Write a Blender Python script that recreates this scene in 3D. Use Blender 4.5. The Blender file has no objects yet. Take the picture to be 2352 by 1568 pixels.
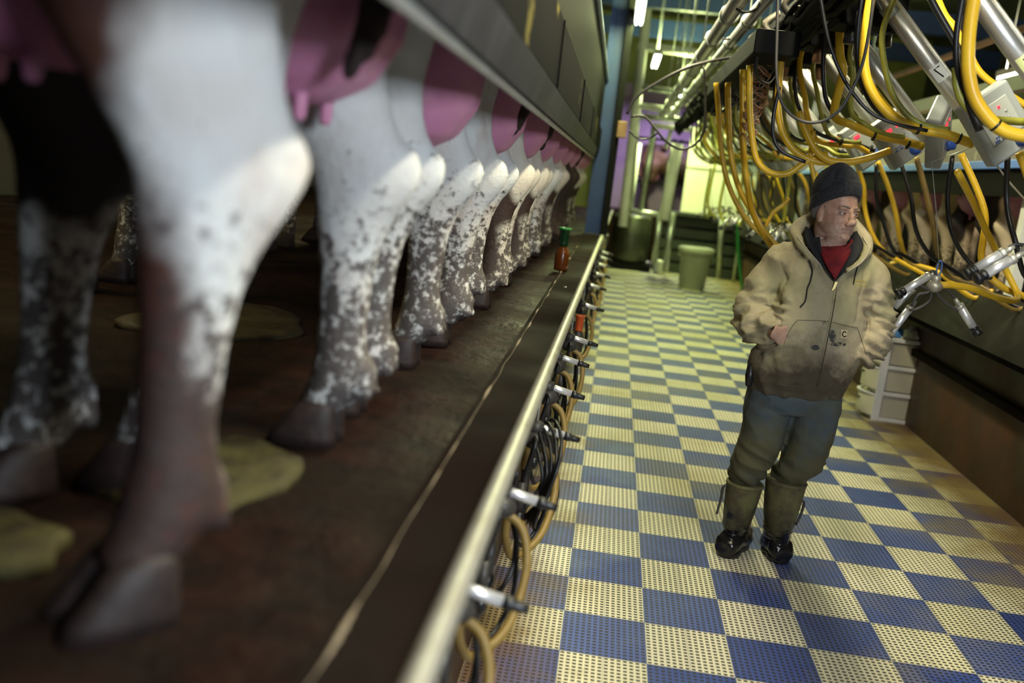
import bpy, bmesh, math, random
from mathutils import Vector, Matrix, noise
import numpy as np
R = math.radians
random.seed(7)
SC = bpy.context.scene
COL = SC.collection

# ------------------------------------------------------------------ camera
F_PX = 2131.3
YAW, PITCH, ROLL = -0.0927, -0.1851, 0.11154
CAM = Vector((0.0, 0.0, 1.632))
_w = Vector((math.sin(YAW) * math.cos(PITCH), math.cos(YAW) * math.cos(PITCH), math.sin(PITCH)))
_r0 = Vector((math.cos(YAW), -math.sin(YAW), 0))
_u0 = _r0.cross(_w)
_r = _r0 * math.cos(ROLL) + _u0 * math.sin(ROLL)
_u = -_r0 * math.sin(ROLL) + _u0 * math.cos(ROLL)
cd = bpy.data.cameras.new('camera')
cd.sensor_width = 36.0
cd.lens = F_PX / 2352 * 36
cd.clip_start = 0.05
cd.dof.use_dof = True
cd.dof.focus_distance = 4.12
cd.dof.aperture_fstop = 1.4
cam = bpy.data.objects.new('camera', cd)
COL.objects.link(cam)
cam.matrix_world = Matrix(((_r.x, _u.x, -_w.x, CAM.x), (_r.y, _u.y, -_w.y, CAM.y), (_r.z, _u.z, -_w.z, CAM.z), (0, 0, 0, 1)))
SC.camera = cam


def ray(px, py):
    return _w + _r * ((px - 1176) / F_PX) - _u * ((py - 784) / F_PX)


def atY(px, py, Y):
    d = ray(px, py)
    return CAM + d * (Y / d.y)


def atX(px, py, X):
    d = ray(px, py)
    return CAM + d * (X / d.x)


def atZ(px, py, Z):
    d = ray(px, py)
    return CAM + d * ((Z - CAM.z) / d.z)


# ------------------------------------------------------------------ world, exposure
SC.view_settings.view_transform = 'Standard'
SC.view_settings.look = 'None'
SC.view_settings.gamma = 1
SC.view_settings.exposure = 0.22
SC.view_settings.use_curve_mapping = False
wd = bpy.data.worlds.new('world')
SC.world = wd
wd.use_nodes = True
wd.node_tree.nodes['Background'].inputs[0].default_value = (0.10, 0.11, 0.10, 1)
wd.node_tree.nodes['Background'].inputs[1].default_value = 0.10


def lamp(name, loc, sx, sy, power, col, rot=(0, 0, 0), spread=180):
    l = bpy.data.lights.new(name, 'AREA')
    l.shape = 'RECTANGLE'
    l.size = sx
    l.size_y = sy
    l.energy = power
    l.color = col
    l.spread = R(spread)
    o = bpy.data.objects.new(name, l)
    o.location = loc
    o.rotation_euler = rot
    COL.objects.link(o)
    return o


# fluorescent battens over the pit: the light each one gives is in FIX (x, y, power, colour)
WARM = (1.0, 0.93, 0.72)
GREEN = (0.84, 1.0, 0.36)
COOL = (0.80, 0.90, 1.0)
FIX = [(0.95, 1.6, 66, WARM), (0.75, 3.1, 85, (1.0, .92, .62)), (0.95, 5.9, 70, (1.0, .92, .55)), (0.1, 6.7, 52, (1.0, .94, .60)), (0.0, 9.6, 50, GREEN), (2.05, 9.9, 44, GREEN),  # unseen battens in front of the man and left beyond him added as fill
       (0.3, 13.2, 48, GREEN), (1.7, 13.6, 38, GREEN), (0.9, 17.2, 130, GREEN), (-2.6, 9.0, 40, (1, .8, .35)), (-3.0, 3.0, 40, (1, .8, .35)),
       (4.2, 6.4, 45, (1.0, .84, .6)), (4.2, 11.0, 45, (1.0, .84, .6))]
for i, (x, y, p, c) in enumerate(FIX):
    lamp('lamp_light', (x, y, 3.19), 0.12, 1.3, p, c)
    lamp('lamp_uplight', (x, y, 3.34), 0.12, 1.3, p * (.75 if y > 8 else .3), c, rot=(math.pi, 0, 0))
# unseen cool fill added behind and right of the camera, for cows and man
lamp('fill_light', (1.75, -0.8, 2.12), 0.7, 0.7, 84, (0.80, 0.90, 1.0), rot=(R(76), 0, R(28)))


# ------------------------------------------------------------------ naming helpers
def tag(o, label=None, cat=None, group=None, kind=None):
    if label: o['label'] = label
    if cat: o['category'] = cat
    if group: o['group'] = group
    if kind: o['kind'] = kind
    return o


def empty(name, loc=(0, 0, 0), rz=0.0, **k):
    o = bpy.data.objects.new(name, None)
    o.empty_display_size = 0.1
    o.location = loc
    o.rotation_euler = (0, 0, rz)
    COL.objects.link(o)
    tag(o, **k)
    return o


def obj(name, bm, m, parent=None, smooth=True, bevel=0.0, **k):
    bmesh.ops.recalc_face_normals(bm, faces=bm.faces[:])
    me = bpy.data.meshes.new(name)
    bm.to_mesh(me)
    bm.free()
    return obj_me(name, me, m, parent, smooth, bevel, **k)


def obj_me(name, me, m, parent=None, smooth=True, bevel=0.0, **k):
    o = bpy.data.objects.new(name, me)
    COL.objects.link(o)
    if m is not None and not me.materials:
        for q in (m if isinstance(m, (list, tuple)) else [m]):
            me.materials.append(q)
    if smooth:
        for p in me.polygons: p.use_smooth = True
    if bevel:
        b = o.modifiers.new('bevel', 'BEVEL')
        b.width = bevel
        b.segments = 2
        b.limit_method = 'ANGLE'
        b.angle_limit = R(40)
    if parent: o.parent = parent
    tag(o, **k)
    return o


def copy_tree(o, parent=None):
    c = o.copy()
    COL.objects.link(c)
    c.parent = parent
    for ch in list(o.children): copy_tree(ch, c)
    return c


# ------------------------------------------------------------------ shape helpers
def box(bm, lo, hi, M=None):
    x0, y0, z0 = lo
    x1, y1, z1 = hi
    P = [(x0, y0, z0), (x1, y0, z0), (x1, y1, z0), (x0, y1, z0), (x0, y0, z1), (x1, y0, z1), (x1, y1, z1), (x0, y1, z1)]
    vs = [bm.verts.new((M @ Vector(p)) if M else p) for p in P]
    for f in ((0, 3, 2, 1), (4, 5, 6, 7), (0, 1, 5, 4), (1, 2, 6, 5), (2, 3, 7, 6), (3, 0, 4, 7)):
        bm.faces.new([vs[i] for i in f])
    return vs


def BX(lo, hi, M=None):
    bm = bmesh.new()
    box(bm, lo, hi, M)
    return bm


def loft(bm, rings, cap=True, closed=False):
    vr = [[bm.verts.new(p) for p in r] for r in rings]
    n = len(vr[0])
    pairs = list(zip(vr[:-1], vr[1:]))
    if closed: pairs.append((vr[-1], vr[0]))
    for a, b in pairs:
        for i in range(n):
            j = (i + 1) % n
            bm.faces.new((a[i], a[j], b[j], b[i]))
    if cap and not closed:
        bm.faces.new(vr[0][::-1])
        bm.faces.new(vr[-1])
    return vr


def ell(c, ax, ay, ra, rb, n=20, p=2.0):
    c = Vector(c)
    out = []
    for i in range(n):
        t = 2 * math.pi * i / n
        ct, st = math.cos(t), math.sin(t)
        e = 2.0 / p
        out.append(c + Vector(ax) * (ra * math.copysign(abs(ct) ** e, ct)) + Vector(ay) * (rb * math.copysign(abs(st) ** e, st)))
    return out


X_, Y_, Z_ = Vector((1, 0, 0)), Vector((0, 1, 0)), Vector((0, 0, 1))


def hloft(bm, S, n=20, p=2.0):
    """horizontal sections: (cx, cy, z, rx, ry[, rot])"""
    rings = []
    for s in S:
        a = s[5] if len(s) > 5 else 0
        ax = Vector((math.cos(a), math.sin(a), 0))
        ay = Vector((-math.sin(a), math.cos(a), 0))
        rings.append(ell((s[0], s[1], s[2]), ax, ay, s[3], s[4], n, p))
    loft(bm, rings)


def smooth_path(pts, k=6):
    P = [Vector(p) for p in pts]
    if len(P) < 3: return P
    out = []
    for i in range(len(P) - 1):
        p0 = P[i - 1] if i > 0 else P[i] * 2 - P[i + 1]
        p3 = P[i + 2] if i + 2 < len(P) else P[i + 1] * 2 - P[i]
        p1, p2 = P[i], P[i + 1]
        for j in range(k):
            t = j / k
            out.append(0.5 * ((2 * p1) + (p2 - p0) * t + (2 * p0 - 5 * p1 + 4 * p2 - p3) * t * t + (3 * p1 - p0 - 3 * p2 + p3) * t ** 3))
    out.append(P[-1])
    return out


def tube(bm, pts, r, n=10, k=6, smooth=True):
    """r: number or list matched to pts"""
    if isinstance(r, (list, tuple)):
        P4 = [Vector((p[0], p[1], p[2])) for p in pts]
        path = smooth_path(P4, k) if smooth and len(pts) > 2 else P4
        m = len(path)
        rr = []
        for i in range(m):
            t = i / (m - 1) * (len(r) - 1)
            a = min(int(t), len(r) - 2)
            rr.append(r[a] + (r[a + 1] - r[a]) * (t - a))
    else:
        path = smooth_path(pts, k) if smooth and len(pts) > 2 else [Vector(p) for p in pts]
        rr = [r] * len(path)
    rings = []
    nrm = None
    for i, p in enumerate(path):
        t = (path[min(i + 1, len(path) - 1)] - path[max(i - 1, 0)])
        if t.length < 1e-9: t = Vector((0, 0, 1))
        t.normalize()
        if nrm is None:
            nrm = t.orthogonal().normalized()
        nrm = (nrm - t * nrm.dot(t))
        if nrm.length < 1e-6: nrm = t.orthogonal()
        nrm.normalize()
        rings.append(ell(p, nrm, t.cross(nrm), rr[i], rr[i], n))
    loft(bm, rings)


def TUBE(pts, r, n=10, k=6, smooth=True):
    bm = bmesh.new()
    tube(bm, pts, r, n, k, smooth)
    return bm


def lathe(bm, prof, c, ax=(0, 0, 1), n=20):
    """prof: (radius, distance along ax)"""
    a = Vector(ax).normalized()
    u = a.orthogonal().normalized()
    v = a.cross(u)
    loft(bm, [ell(Vector(c) + a * h, u, v, max(r, 1e-4), max(r, 1e-4), n) for r, h in prof])


def ball(bm, c, rx, ry, rz, n=16, m=10, M=None):
    S = []
    for i in range(m + 1):
        t = -math.pi / 2 + math.pi * i / m
        k = max(math.cos(t), 0.02)
        S.append(ell(Vector((0, 0, rz * math.sin(t))), X_, Y_, rx * k, ry * k, n))
    MM = Matrix.Translation(Vector(c)) @ (M.to_4x4() if M else Matrix.Identity(4))
    loft(bm, [[MM @ p for p in r] for r in S])


def remesh(bm, vox, smooth_it=4, fac=0.5):
    bmesh.ops.recalc_face_normals(bm, faces=bm.faces[:])
    me = bpy.data.meshes.new('tmp')
    bm.to_mesh(me)
    bm.free()
    o = bpy.data.objects.new('tmp', me)
    COL.objects.link(o)
    m = o.modifiers.new('r', 'REMESH')
    m.mode = 'VOXEL'
    m.voxel_size = vox
    if smooth_it:
        s = o.modifiers.new('s', 'SMOOTH')
        s.factor = fac
        s.iterations = smooth_it
    dg = bpy.context.evaluated_depsgraph_get()
    dg.update()
    me2 = bpy.data.meshes.new_from_object(o.evaluated_get(dg))
    bpy.data.objects.remove(o)
    bpy.data.meshes.remove(me)
    return me2


def displace(me, fn):
    co = np.empty(len(me.vertices) * 3, 'f')
    no = np.empty(len(me.vertices) * 3, 'f')
    me.vertices.foreach_get('co', co)
    me.vertex_normals.foreach_get('vector', no)
    co = co.reshape(-1, 3)
    no = no.reshape(-1, 3)
    d = np.array([fn(Vector(co[i].tolist()), Vector(no[i].tolist())) for i in range(len(co))], 'f')
    me.vertices.foreach_set('co', (co + no * d[:, None]).ravel())
    me.update()


# ------------------------------------------------------------------ materials
class NT:
    def __init__(s, name):
        s.m = bpy.data.materials.new(name)
        s.m.use_nodes = True
        s.t = s.m.node_tree
        s.b = s.t.nodes['Principled BSDF']
        s.tc = None

    def n(s, typ, **k):
        q = s.t.nodes.new(typ)
        for a, v in k.items():
            if a.startswith('i_'):
                q.inputs[a[2:].replace('_', ' ')].default_value = v
            else:
                setattr(q, a, v)
        return q

    def l(s, a, b):
        s.t.links.new(a, b)

    def obj(s):
        if not s.tc: s.tc = s.n('ShaderNodeTexCoord')
        return s.tc.outputs['Object']

    def noise(s, scale, detail=3, rough=0.55, vec=None, stretch=None):
        q = s.n('ShaderNodeTexNoise')
        q.inputs['Scale'].default_value = scale
        q.inputs['Detail'].default_value = detail
        q.inputs['Roughness'].default_value = rough
        v = vec or s.obj()
        if stretch:
            mp = s.n('ShaderNodeMapping')
            mp.inputs['Scale'].default_value = stretch
            s.l(v, mp.inputs[0])
            v = mp.outputs[0]
        s.l(v, q.inputs['Vector'])
        return q.outputs[0]

    def ramp(s, fac, stops):
        q = s.n('ShaderNodeValToRGB')
        e = q.color_ramp.elements
        while len(e) < len(stops): e.new(0.5)
        for i, (p, c) in enumerate(stops):
            e[i].position = p
            e[i].color = (c if isinstance(c, tuple) else (c, c, c)) + ((1,) if not isinstance(c, tuple) or len(c) == 3 else ())
        s.l(fac, q.inputs[0])
        return q.outputs[0]

    def mix(s, fac, a, b, typ='MIX'):
        q = s.n('ShaderNodeMix', data_type='RGBA', blend_type=typ)
        for sock, v in ((q.inputs[0], fac), (q.inputs[6], a), (q.inputs[7], b)):
            if isinstance(v, (int, float)): sock.default_value = v
            elif isinstance(v, tuple): sock.default_value = v + (1,) if len(v) == 3 else v
            else: s.l(v, sock)
        return q.outputs[2]

    def math(s, op, a, b=None, c=None):
        q = s.n('ShaderNodeMath', operation=op)
        for i, v in enumerate((a, b, c)):
            if v is None: continue
            if isinstance(v, (int, float)): q.inputs[i].default_value = v
            else: s.l(v, q.inputs[i])
        return q.outputs[0]

    def sep(s, v=None):
        q = s.n('ShaderNodeSeparateXYZ')
        s.l(v or s.obj(), q.inputs[0])
        return q.outputs

    def bump(s, h, dist=0.01, strength=0.5):
        q = s.n('ShaderNodeBump')
        q.inputs['Strength'].default_value = strength
        q.inputs['Distance'].default_value = dist
        s.l(h, q.inputs['Height'])
        s.l(q.outputs[0], s.b.inputs['Normal'])
        return q

    def out(s, col=None, rough=None, metal=None, **k):
        for nm, v in (('Base Color', col), ('Roughness', rough), ('Metallic', metal)):
            if v is None: continue
            if isinstance(v, (int, float)): s.b.inputs[nm].default_value = v
            elif isinstance(v, tuple): s.b.inputs[nm].default_value = v + (1,)
            else: s.l(v, s.b.inputs[nm])
        for a, v in k.items():
            s.b.inputs[a.replace('_', ' ')].default_value = v
        return s.m


def plain(name, col, rough=0.5, metal=0.0, dirt=None, amt=0.5, scale=6, bump=0.0, **k):
    t = NT(name)
    c = col
    nz = t.noise(scale, 5, 0.6)
    if dirt: c = t.mix(t.ramp(nz, [(0.45, 0.0), (0.75, amt)]), col, dirt)
    else: c = t.mix(t.ramp(nz, [(0.3, 0.0), (0.8, 0.35)]), col, tuple(x * 0.7 for x in col))
    if bump: t.bump(nz, bump, 0.6)
    return t.out(c, rough, metal, **k)


def emis(name, col, s):
    t = NT(name)
    t.b.inputs['Emission Color'].default_value = col + (1,)
    t.b.inputs['Emission Strength'].default_value = s
    return t.out(col, 0.5)


M = {}
M['steel'] = plain('stainless_steel', (0.72, 0.72, 0.70), 0.36, 0.85, scale=14)
M['steel_dull'] = plain('dull_steel', (0.58, 0.57, 0.50), 0.45, 0.65, dirt=(0.3, 0.24, 0.15), amt=0.5, scale=9)
M['galv'] = plain('galvanised_steel', (0.50, 0.54, 0.50), 0.4, 0.85, dirt=(0.25, 0.24, 0.16), amt=0.5)
M['darksteel'] = plain('dark_steel', (0.06, 0.055, 0.05), 0.55, 0.4, dirt=(0.09, 0.06, 0.03), amt=0.6)
M['rubber'] = plain('black_rubber', (0.012, 0.012, 0.013), 0.35)
M['rubber2'] = plain('grey_rubber', (0.05, 0.045, 0.04), 0.45)
M['yellow'] = plain('yellow_hose', (0.82, 0.52, 0.03), 0.33, dirt=(0.55, 0.28, 0.02), amt=0.5, scale=7)
M['yellowgreen'] = plain('olive_hose', (0.34, 0.34, 0.05), 0.35, dirt=(0.18, 0.14, 0.03), amt=0.5, scale=7)
M['hosedirty'] = plain('dirty_hose', (0.26, 0.17, 0.04), 0.45, dirt=(0.10, 0.06, 0.02), amt=0.7, scale=9)
M['boxgrey'] = plain('control_box_grey', (0.33, 0.36, 0.38), 0.4, dirt=(0.22, 0.22, 0.20), amt=0.3)
M['boxface'] = plain('control_box_label', (0.47, 0.50, 0.50), 0.35)
M['bluepl'] = plain('blue_plastic', (0.03, 0.09, 0.42), 0.35)
M['bluepaint'] = plain('blue_paint', (0.018, 0.045, 0.16), 0.5, dirt=(0.02, 0.025, 0.05), amt=0.5)
M['lightblue'] = plain('light_blue_paint', (0.09, 0.20, 0.58), 0.45)
M['red'] = emis('red_display', (1.0, 0.02, 0.04), 2.2)
M['rust'] = plain('rusty_paint', (0.30, 0.16, 0.09), 0.6, dirt=(0.12, 0.06, 0.03), amt=0.6)
M['whitepaint'] = plain('white_paint', (0.78, 0.79, 0.76), 0.4, dirt=(0.5, 0.48, 0.38), amt=0.3)
M['shell'] = plain('bright_shell_steel', (0.88, 0.88, 0.90), 0.34, 0.6, scale=14)
M['black'] = plain('black_paint', (0.006, 0.006, 0.006), 0.75, Specular_IOR_Level=0.12)
M['tubelight'] = emis('tube_light', (0.95, 1.0, 0.85), 14.0)

# ------------------------------------------------------------------ setting
T = 0.305


def floor_mat():
    t = NT('slotted_checker_matting')
    s = t.sep()
    u = t.math('SUBTRACT', t.math('DIVIDE', s[0], T), 0.021)
    v = t.math('SUBTRACT', t.math('DIVIDE', s[1], T), 9.866)
    par = t.math('MODULO', t.math('ADD', t.math('ADD', t.math('FLOOR', u), t.math('FLOOR', v)), 400.0), 2.0)
    blue, cream = (0.036, 0.068, 0.28), (0.70, 0.65, 0.45)
    # each square has its own wear
    cell = t.n('ShaderNodeCombineXYZ')
    t.l(t.math('FLOOR', u), cell.inputs[0])
    t.l(t.math('FLOOR', v), cell.inputs[1])
    wn = t.n('ShaderNodeTexWhiteNoise')
    t.l(cell.outputs[0], wn.inputs['Vector'])
    bl = t.mix(wn.outputs['Value'], blue, (0.085, 0.125, 0.36))
    cr = t.mix(wn.outputs['Value'], cream, (0.78, 0.72, 0.56))
    base = t.mix(par, bl, cr)
    # grime: brown/ochre by the walls and in blotches
    nz = t.noise(2.2, 6, 0.65)
    edge_l = t.math('SUBTRACT', 1.0, t.math('MULTIPLY', t.math('ADD', s[0], 0.31), 2.2))
    edge_r = t.math('MULTIPLY', t.math('SUBTRACT', s[0], 1.65), 1.5)
    e = t.math('MAXIMUM', t.math('MAXIMUM', edge_l, edge_r), 0.0)
    gm = t.ramp(t.math('ADD', t.math('MULTIPLY', nz, 0.75), t.math('MULTIPLY', e, 0.42)), [(0.48, 0.0), (0.80, 0.88)])
    base = t.mix(gm, base, (0.20, 0.11, 0.03))
    g2 = t.ramp(t.math('ADD', t.noise(1.1, 4, 0.6), t.math('MULTIPLY', s[1], 0.012)), [(0.55, 0.0), (0.8, 0.5)])  # ochre grime blotches; growing with distance paints in the far lamps' tint
    base = t.mix(g2, base, (0.42, 0.36, 0.10))
    # slots 14 x 14 and a seam round each square
    fu = t.math('FRACT', t.math('MULTIPLY', t.math('ADD', u, 40.0), 14.0))
    fv = t.math('FRACT', t.math('MULTIPLY', t.math('ADD', v, 40.0), 14.0))
    hole = t.math('MULTIPLY', t.math('LESS_THAN', t.math('ABSOLUTE', t.math('SUBTRACT', fu, 0.5)), 0.30),
                  t.math('LESS_THAN', t.math('ABSOLUTE', t.math('SUBTRACT', fv, 0.5)), 0.25))
    ffu = t.math('ABSOLUTE', t.math('SUBTRACT', t.math('FRACT', t.math('ADD', u, 40.0)), 0.5))
    ffv = t.math('ABSOLUTE', t.math('SUBTRACT', t.math('FRACT', t.math('ADD', v, 40.0)), 0.5))
    seam = t.math('MAXIMUM', t.math('GREATER_THAN', ffu, 0.494), t.math('GREATER_THAN', ffv, 0.495))
    seam = t.math('MAXIMUM', seam, t.math('LESS_THAN', ffu, 0.004))
    # some slots are plugged with muck, a few are broken out
    dark = t.mix(gm, (0.018, 0.016, 0.016), (0.05, 0.03, 0.012))
    col = t.mix(hole, base, dark)
    col = t.mix(t.math('MULTIPLY', seam, 0.55), col, (0.05, 0.07, 0.16))
    t.bump(t.math('SUBTRACT', 1.0, hole), 0.006, 0.6)
    rg = t.ramp(nz, [(0.3, 0.42), (0.7, 0.7)])
    return t.out(col, rg, Specular_IOR_Level=0.3)


bm = BX((-0.305, -1.5, -0.04), (2.62, 19.2, 0.0))
tag(obj('floor', bm, floor_mat(), smooth=False), kind='structure')


def muck_mat(name, c1, c2, c3, rough=0.35, sc=5, bump=0.02, spec=0.35):
    t = NT(name)
    n1 = t.noise(sc, 7, 0.65)
    n2 = t.noise(sc * 0.3, 4, 0.6)
    c = t.mix(t.ramp(n1, [(0.35, 0.0), (0.65, 1.0)]), c1, c2)
    c = t.mix(t.ramp(n2, [(0.5, 0.0), (0.68, 1.0)]), c, c3)
    t.bump(n1, bump, 0.8)
    return t.out(c, t.ramp(n2, [(0.3, rough * 0.6), (0.7, rough + 0.25)]), Specular_IOR_Level=spec)


M['deck'] = muck_mat('wet_muck_concrete', (0.004, 0.0018, 0.0014), (0.019, 0.0065, 0.004), (0.007, 0.004, 0.002), 0.6, 7, 0.02, 0.12)
M['curb'] = muck_mat('dark_kerb_steel', (0.010, 0.007, 0.006), (0.018, 0.012, 0.009), (0.013, 0.008, 0.006), 0.85, 3, 0.003, 0.04)
M['wallmuck'] = muck_mat('mucky_concrete_wall', (0.040, 0.024, 0.013), (0.065, 0.034, 0.018), (0.085, 0.034, 0.014), 0.6, 4, 0.006)
M['slab'] = muck_mat('grey_coated_slab', (0.014, 0.014, 0.012), (0.022, 0.022, 0.018), (0.012, 0.010, 0.008), 0.85, 3, 0.003, 0.04)

DZ = 1.0        # level the cows stand on


def railx(y):   # inner edge of the left kerb drifts very slightly outward
    return -0.168 + 0.0072 * (y - 1.0)


# left deck, kerb plate and pit wall
nseg = 60
bm = bmesh.new()
gx = [-4.6, -3.5, -2.6, -2.0, -1.6, -1.3, -1.1, -0.9, -0.75, -0.62, -0.5, -0.4, -0.34, -0.285]
rows = []
for j in range(241):
    y = -1.5 + j * 0.085
    rr = []
    for x in gx:
        h = 0.016 * noise.fractal(Vector((x * 6, y * 6, 0)), 1.0, 2.0, 3)
        rr.append(bm.verts.new((x, y, DZ + (h if x < -0.3 else 0))))
    rows.append(rr)
for a, b in zip(rows[:-1], rows[1:]):
    for i in range(len(gx) - 1): bm.faces.new((a[i], a[i + 1], b[i + 1], b[i]))
obj('deck', bm, M['deck'], kind='structure')
bm = bmesh.new()
for y0 in range(-1, 19, 4):
    y1 = y0 + 4
    vs = [(-0.30, y0, DZ - .02), (railx(y0) - .01, y0, DZ - .02), (railx(y1) - .01, y1, DZ - .02), (-0.30, y1, DZ - .02)]
    lo = [bm.verts.new((v[0], v[1], DZ - .06)) for v in vs]
    hi = [bm.verts.new((v[0], v[1], DZ + .012)) for v in vs]
    bm.faces.new(hi)
    bm.faces.new(lo[::-1])
    for i in range(4):
        j = (i + 1) % 4
        bm.faces.new((lo[i], lo[j], hi[j], hi[i]))
obj('trim_1', bm, M['curb'], smooth=False, kind='structure')
# rough line of dried muck along the plate's outer edge
bm = bmesh.new()
for j in range(260):
    y = 0.9 + j * 0.03
    r = 0.0008 + 0.014 * max(0, noise.noise(Vector((y * 5, 0, 3)))) ** 1.2
    ball(bm, (-0.283 + 0.006 * noise.noise(Vector((y * 5, 2, 3))), y, DZ + 0.012), r, 0.024, r, 6, 4)
obj('dried_muck_line', bm, plain('pale_muck', (0.26, 0.20, 0.13), 0.6), kind='stuff',
    label='thin pale line of dried muck along the left kerb plate', cat='muck')
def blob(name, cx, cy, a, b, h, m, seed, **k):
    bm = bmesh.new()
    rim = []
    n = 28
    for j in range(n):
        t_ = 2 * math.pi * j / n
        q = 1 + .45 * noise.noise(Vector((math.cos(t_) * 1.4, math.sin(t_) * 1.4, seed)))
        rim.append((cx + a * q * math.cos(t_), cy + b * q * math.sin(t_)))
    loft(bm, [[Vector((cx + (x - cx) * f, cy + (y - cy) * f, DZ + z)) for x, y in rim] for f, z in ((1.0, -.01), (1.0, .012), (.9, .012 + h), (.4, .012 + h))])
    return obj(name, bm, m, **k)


M['yellow_patch'] = muck_mat('yellow_mottle', (0.052, 0.045, 0.010), (0.016, 0.010, 0.004), (0.060, 0.052, 0.014), 0.7, 22, 0.01)  # thin yellow blobs, slightly raised on the dark deck
blob('deck_patch', -.72, 1.62, .20, .20, .008, M['yellow_patch'], 3, label='pale yellow patch on the deck behind the nearest leg', cat='muck')
blob('deck_patch', -.86, 1.20, .13, .10, .008, M['yellow_patch'], 8, label='bright yellow patch on the deck at the lower left', cat='muck')
blob('deck_patch', -1.3, 3.0, .30, .35, .008, muck_mat('olive_mottle', (0.04, 0.03, 0.01), (0.014, 0.009, 0.004), (0.05, 0.04, 0.013), 0.6, 20, 0.01), 5, label='olive patch on the deck farther in between the first legs', cat='muck')
obj('wall_left', BX((-0.42, -1.5, -0.04), (-0.305, 19.2, DZ - .03)), M['wallmuck'], smooth=False, kind='structure')

# right: pit wall, rib, overhanging slab kerb and deck
obj('wall_right', BX((2.45, -1.5, -0.04), (2.62, 17.4, 0.80)), M['wallmuck'], smooth=False, kind='structure')
bm = bmesh.new()
prof = [(2.40, 0.80), (2.40, 0.86), (2.20, 0.90), (2.36, 1.17), (2.46, 1.19), (2.50, 1.17), (2.52, 1.02), (2.52, 0.80)]
loft(bm, [[Vector((x, y, z)) for x, z in prof] for y in (-1.5, 17.4)])
obj('trim_2', bm, M['slab'], smooth=False, kind='structure')
bm = BX((2.40, -1.5, 0.55), (2.452, 17.4, 0.60))
obj('trim_3', bm, M['curb'], smooth=False, kind='structure')
obj('deck', BX((2.52, -1.5, 0.9), (6.4, 19.2, DZ)), M['deck'], smooth=False, kind='structure')

# shell of the building
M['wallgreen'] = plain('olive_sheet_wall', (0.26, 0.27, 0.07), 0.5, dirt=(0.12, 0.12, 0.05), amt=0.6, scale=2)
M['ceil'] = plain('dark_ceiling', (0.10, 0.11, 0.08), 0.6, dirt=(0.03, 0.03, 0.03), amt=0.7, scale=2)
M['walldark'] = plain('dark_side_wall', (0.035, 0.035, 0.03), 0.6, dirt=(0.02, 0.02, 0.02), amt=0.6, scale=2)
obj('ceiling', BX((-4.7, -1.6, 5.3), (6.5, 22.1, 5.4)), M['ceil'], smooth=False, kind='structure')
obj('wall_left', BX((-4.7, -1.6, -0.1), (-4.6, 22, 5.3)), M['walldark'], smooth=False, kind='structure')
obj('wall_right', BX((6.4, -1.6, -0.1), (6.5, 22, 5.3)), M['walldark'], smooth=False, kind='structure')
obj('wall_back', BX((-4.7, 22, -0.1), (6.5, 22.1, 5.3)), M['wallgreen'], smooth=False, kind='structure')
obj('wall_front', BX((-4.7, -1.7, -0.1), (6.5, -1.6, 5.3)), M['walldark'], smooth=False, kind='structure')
#@@SETTING_END
# ------------------------------------------------------------------ cows


def coat(name, base, patch, patch_at, dirt=(0.020, 0.011, 0.009), dirtz=0.5, seed=0.0, front=None):
    t = NT(name)
    o = t.n('ShaderNodeVectorMath', operation='ADD')
    t.l(t.obj(), o.inputs[0])
    o.inputs[1].default_value = (seed, seed * 1.7, seed * 0.6)
    v = o.outputs[0]
    s = t.sep()
    c = t.mix(t.ramp(t.noise(9, 5, 0.6, v), [(0.4, 0.0), (0.7, 0.55)]), base, tuple(x * k for x, k in zip(base, (0.86, 0.74, 0.66))))
    # rusty smears on the thigh
    c = t.mix(t.ramp(t.noise(3.4, 4, 0.6, v, (1, 1, 0.45)), [(0.58, 0.0), (0.68, 0.55)]), c, (0.30, 0.15, 0.09))
    if patch_at is not None:
        pn = t.noise(1.25, 2, 0.5, v)
        c = t.mix(t.ramp(pn, [(patch_at, 0.0), (patch_at + 0.02, 1.0)]), c, patch)
    if front is not None:
        e = t.math('SUBTRACT', t.math('ADD', t.math('ADD', t.math('ADD', s[0], t.math('MULTIPLY', t.math('GREATER_THAN', s[1], 0.05), 1.0)), t.math('MULTIPLY', t.noise(5, 3, 0.6, v), 0.16)), 0.05),
                   t.math('MULTIPLY', t.math('MAXIMUM', t.math('SUBTRACT', 0.62, s[2]), 0.0), 0.42))
        c = t.mix(t.ramp(e, [(0.0, 1.0), (0.06, 0.0)]), c, front)
        e = t.math('MULTIPLY', t.math('GREATER_THAN', s[1], 0.05), t.math('SUBTRACT', t.math('ADD', s[2], t.math('MULTIPLY', t.noise(7, 3, .6, v), .2)), .55))  # far hind leg's top blackened, the dark corner's shade put into the coat
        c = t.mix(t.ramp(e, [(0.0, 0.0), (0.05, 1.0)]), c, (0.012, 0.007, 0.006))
    # caked dirt: speckle that gets denser towards the hooves
    n1 = t.noise(34, 6, 0.72, v)
    n2 = t.noise(70, 4, 0.7, v)
    h = t.math('MULTIPLY', t.math('SUBTRACT', dirtz, s[2]), 0.5)
    k = t.math('ADD', t.math('ADD', t.math('MULTIPLY', n1, 0.7), t.math('MULTIPLY', n2, 0.35)), t.math('MAXIMUM', t.math('MINIMUM', h, 0.15), -0.14))
    dc = t.mix(n2, dirt, (0.055, 0.034, 0.03))
    c = t.mix(t.ramp(k, [(0.59, 0.0), (0.66, 0.92)]), c, dc)
    t.bump(t.math('ADD', n1, t.math('MULTIPLY', k, 0.6)), 0.006, 0.6)
    return t.out(c, 0.62, 0.0)


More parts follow.
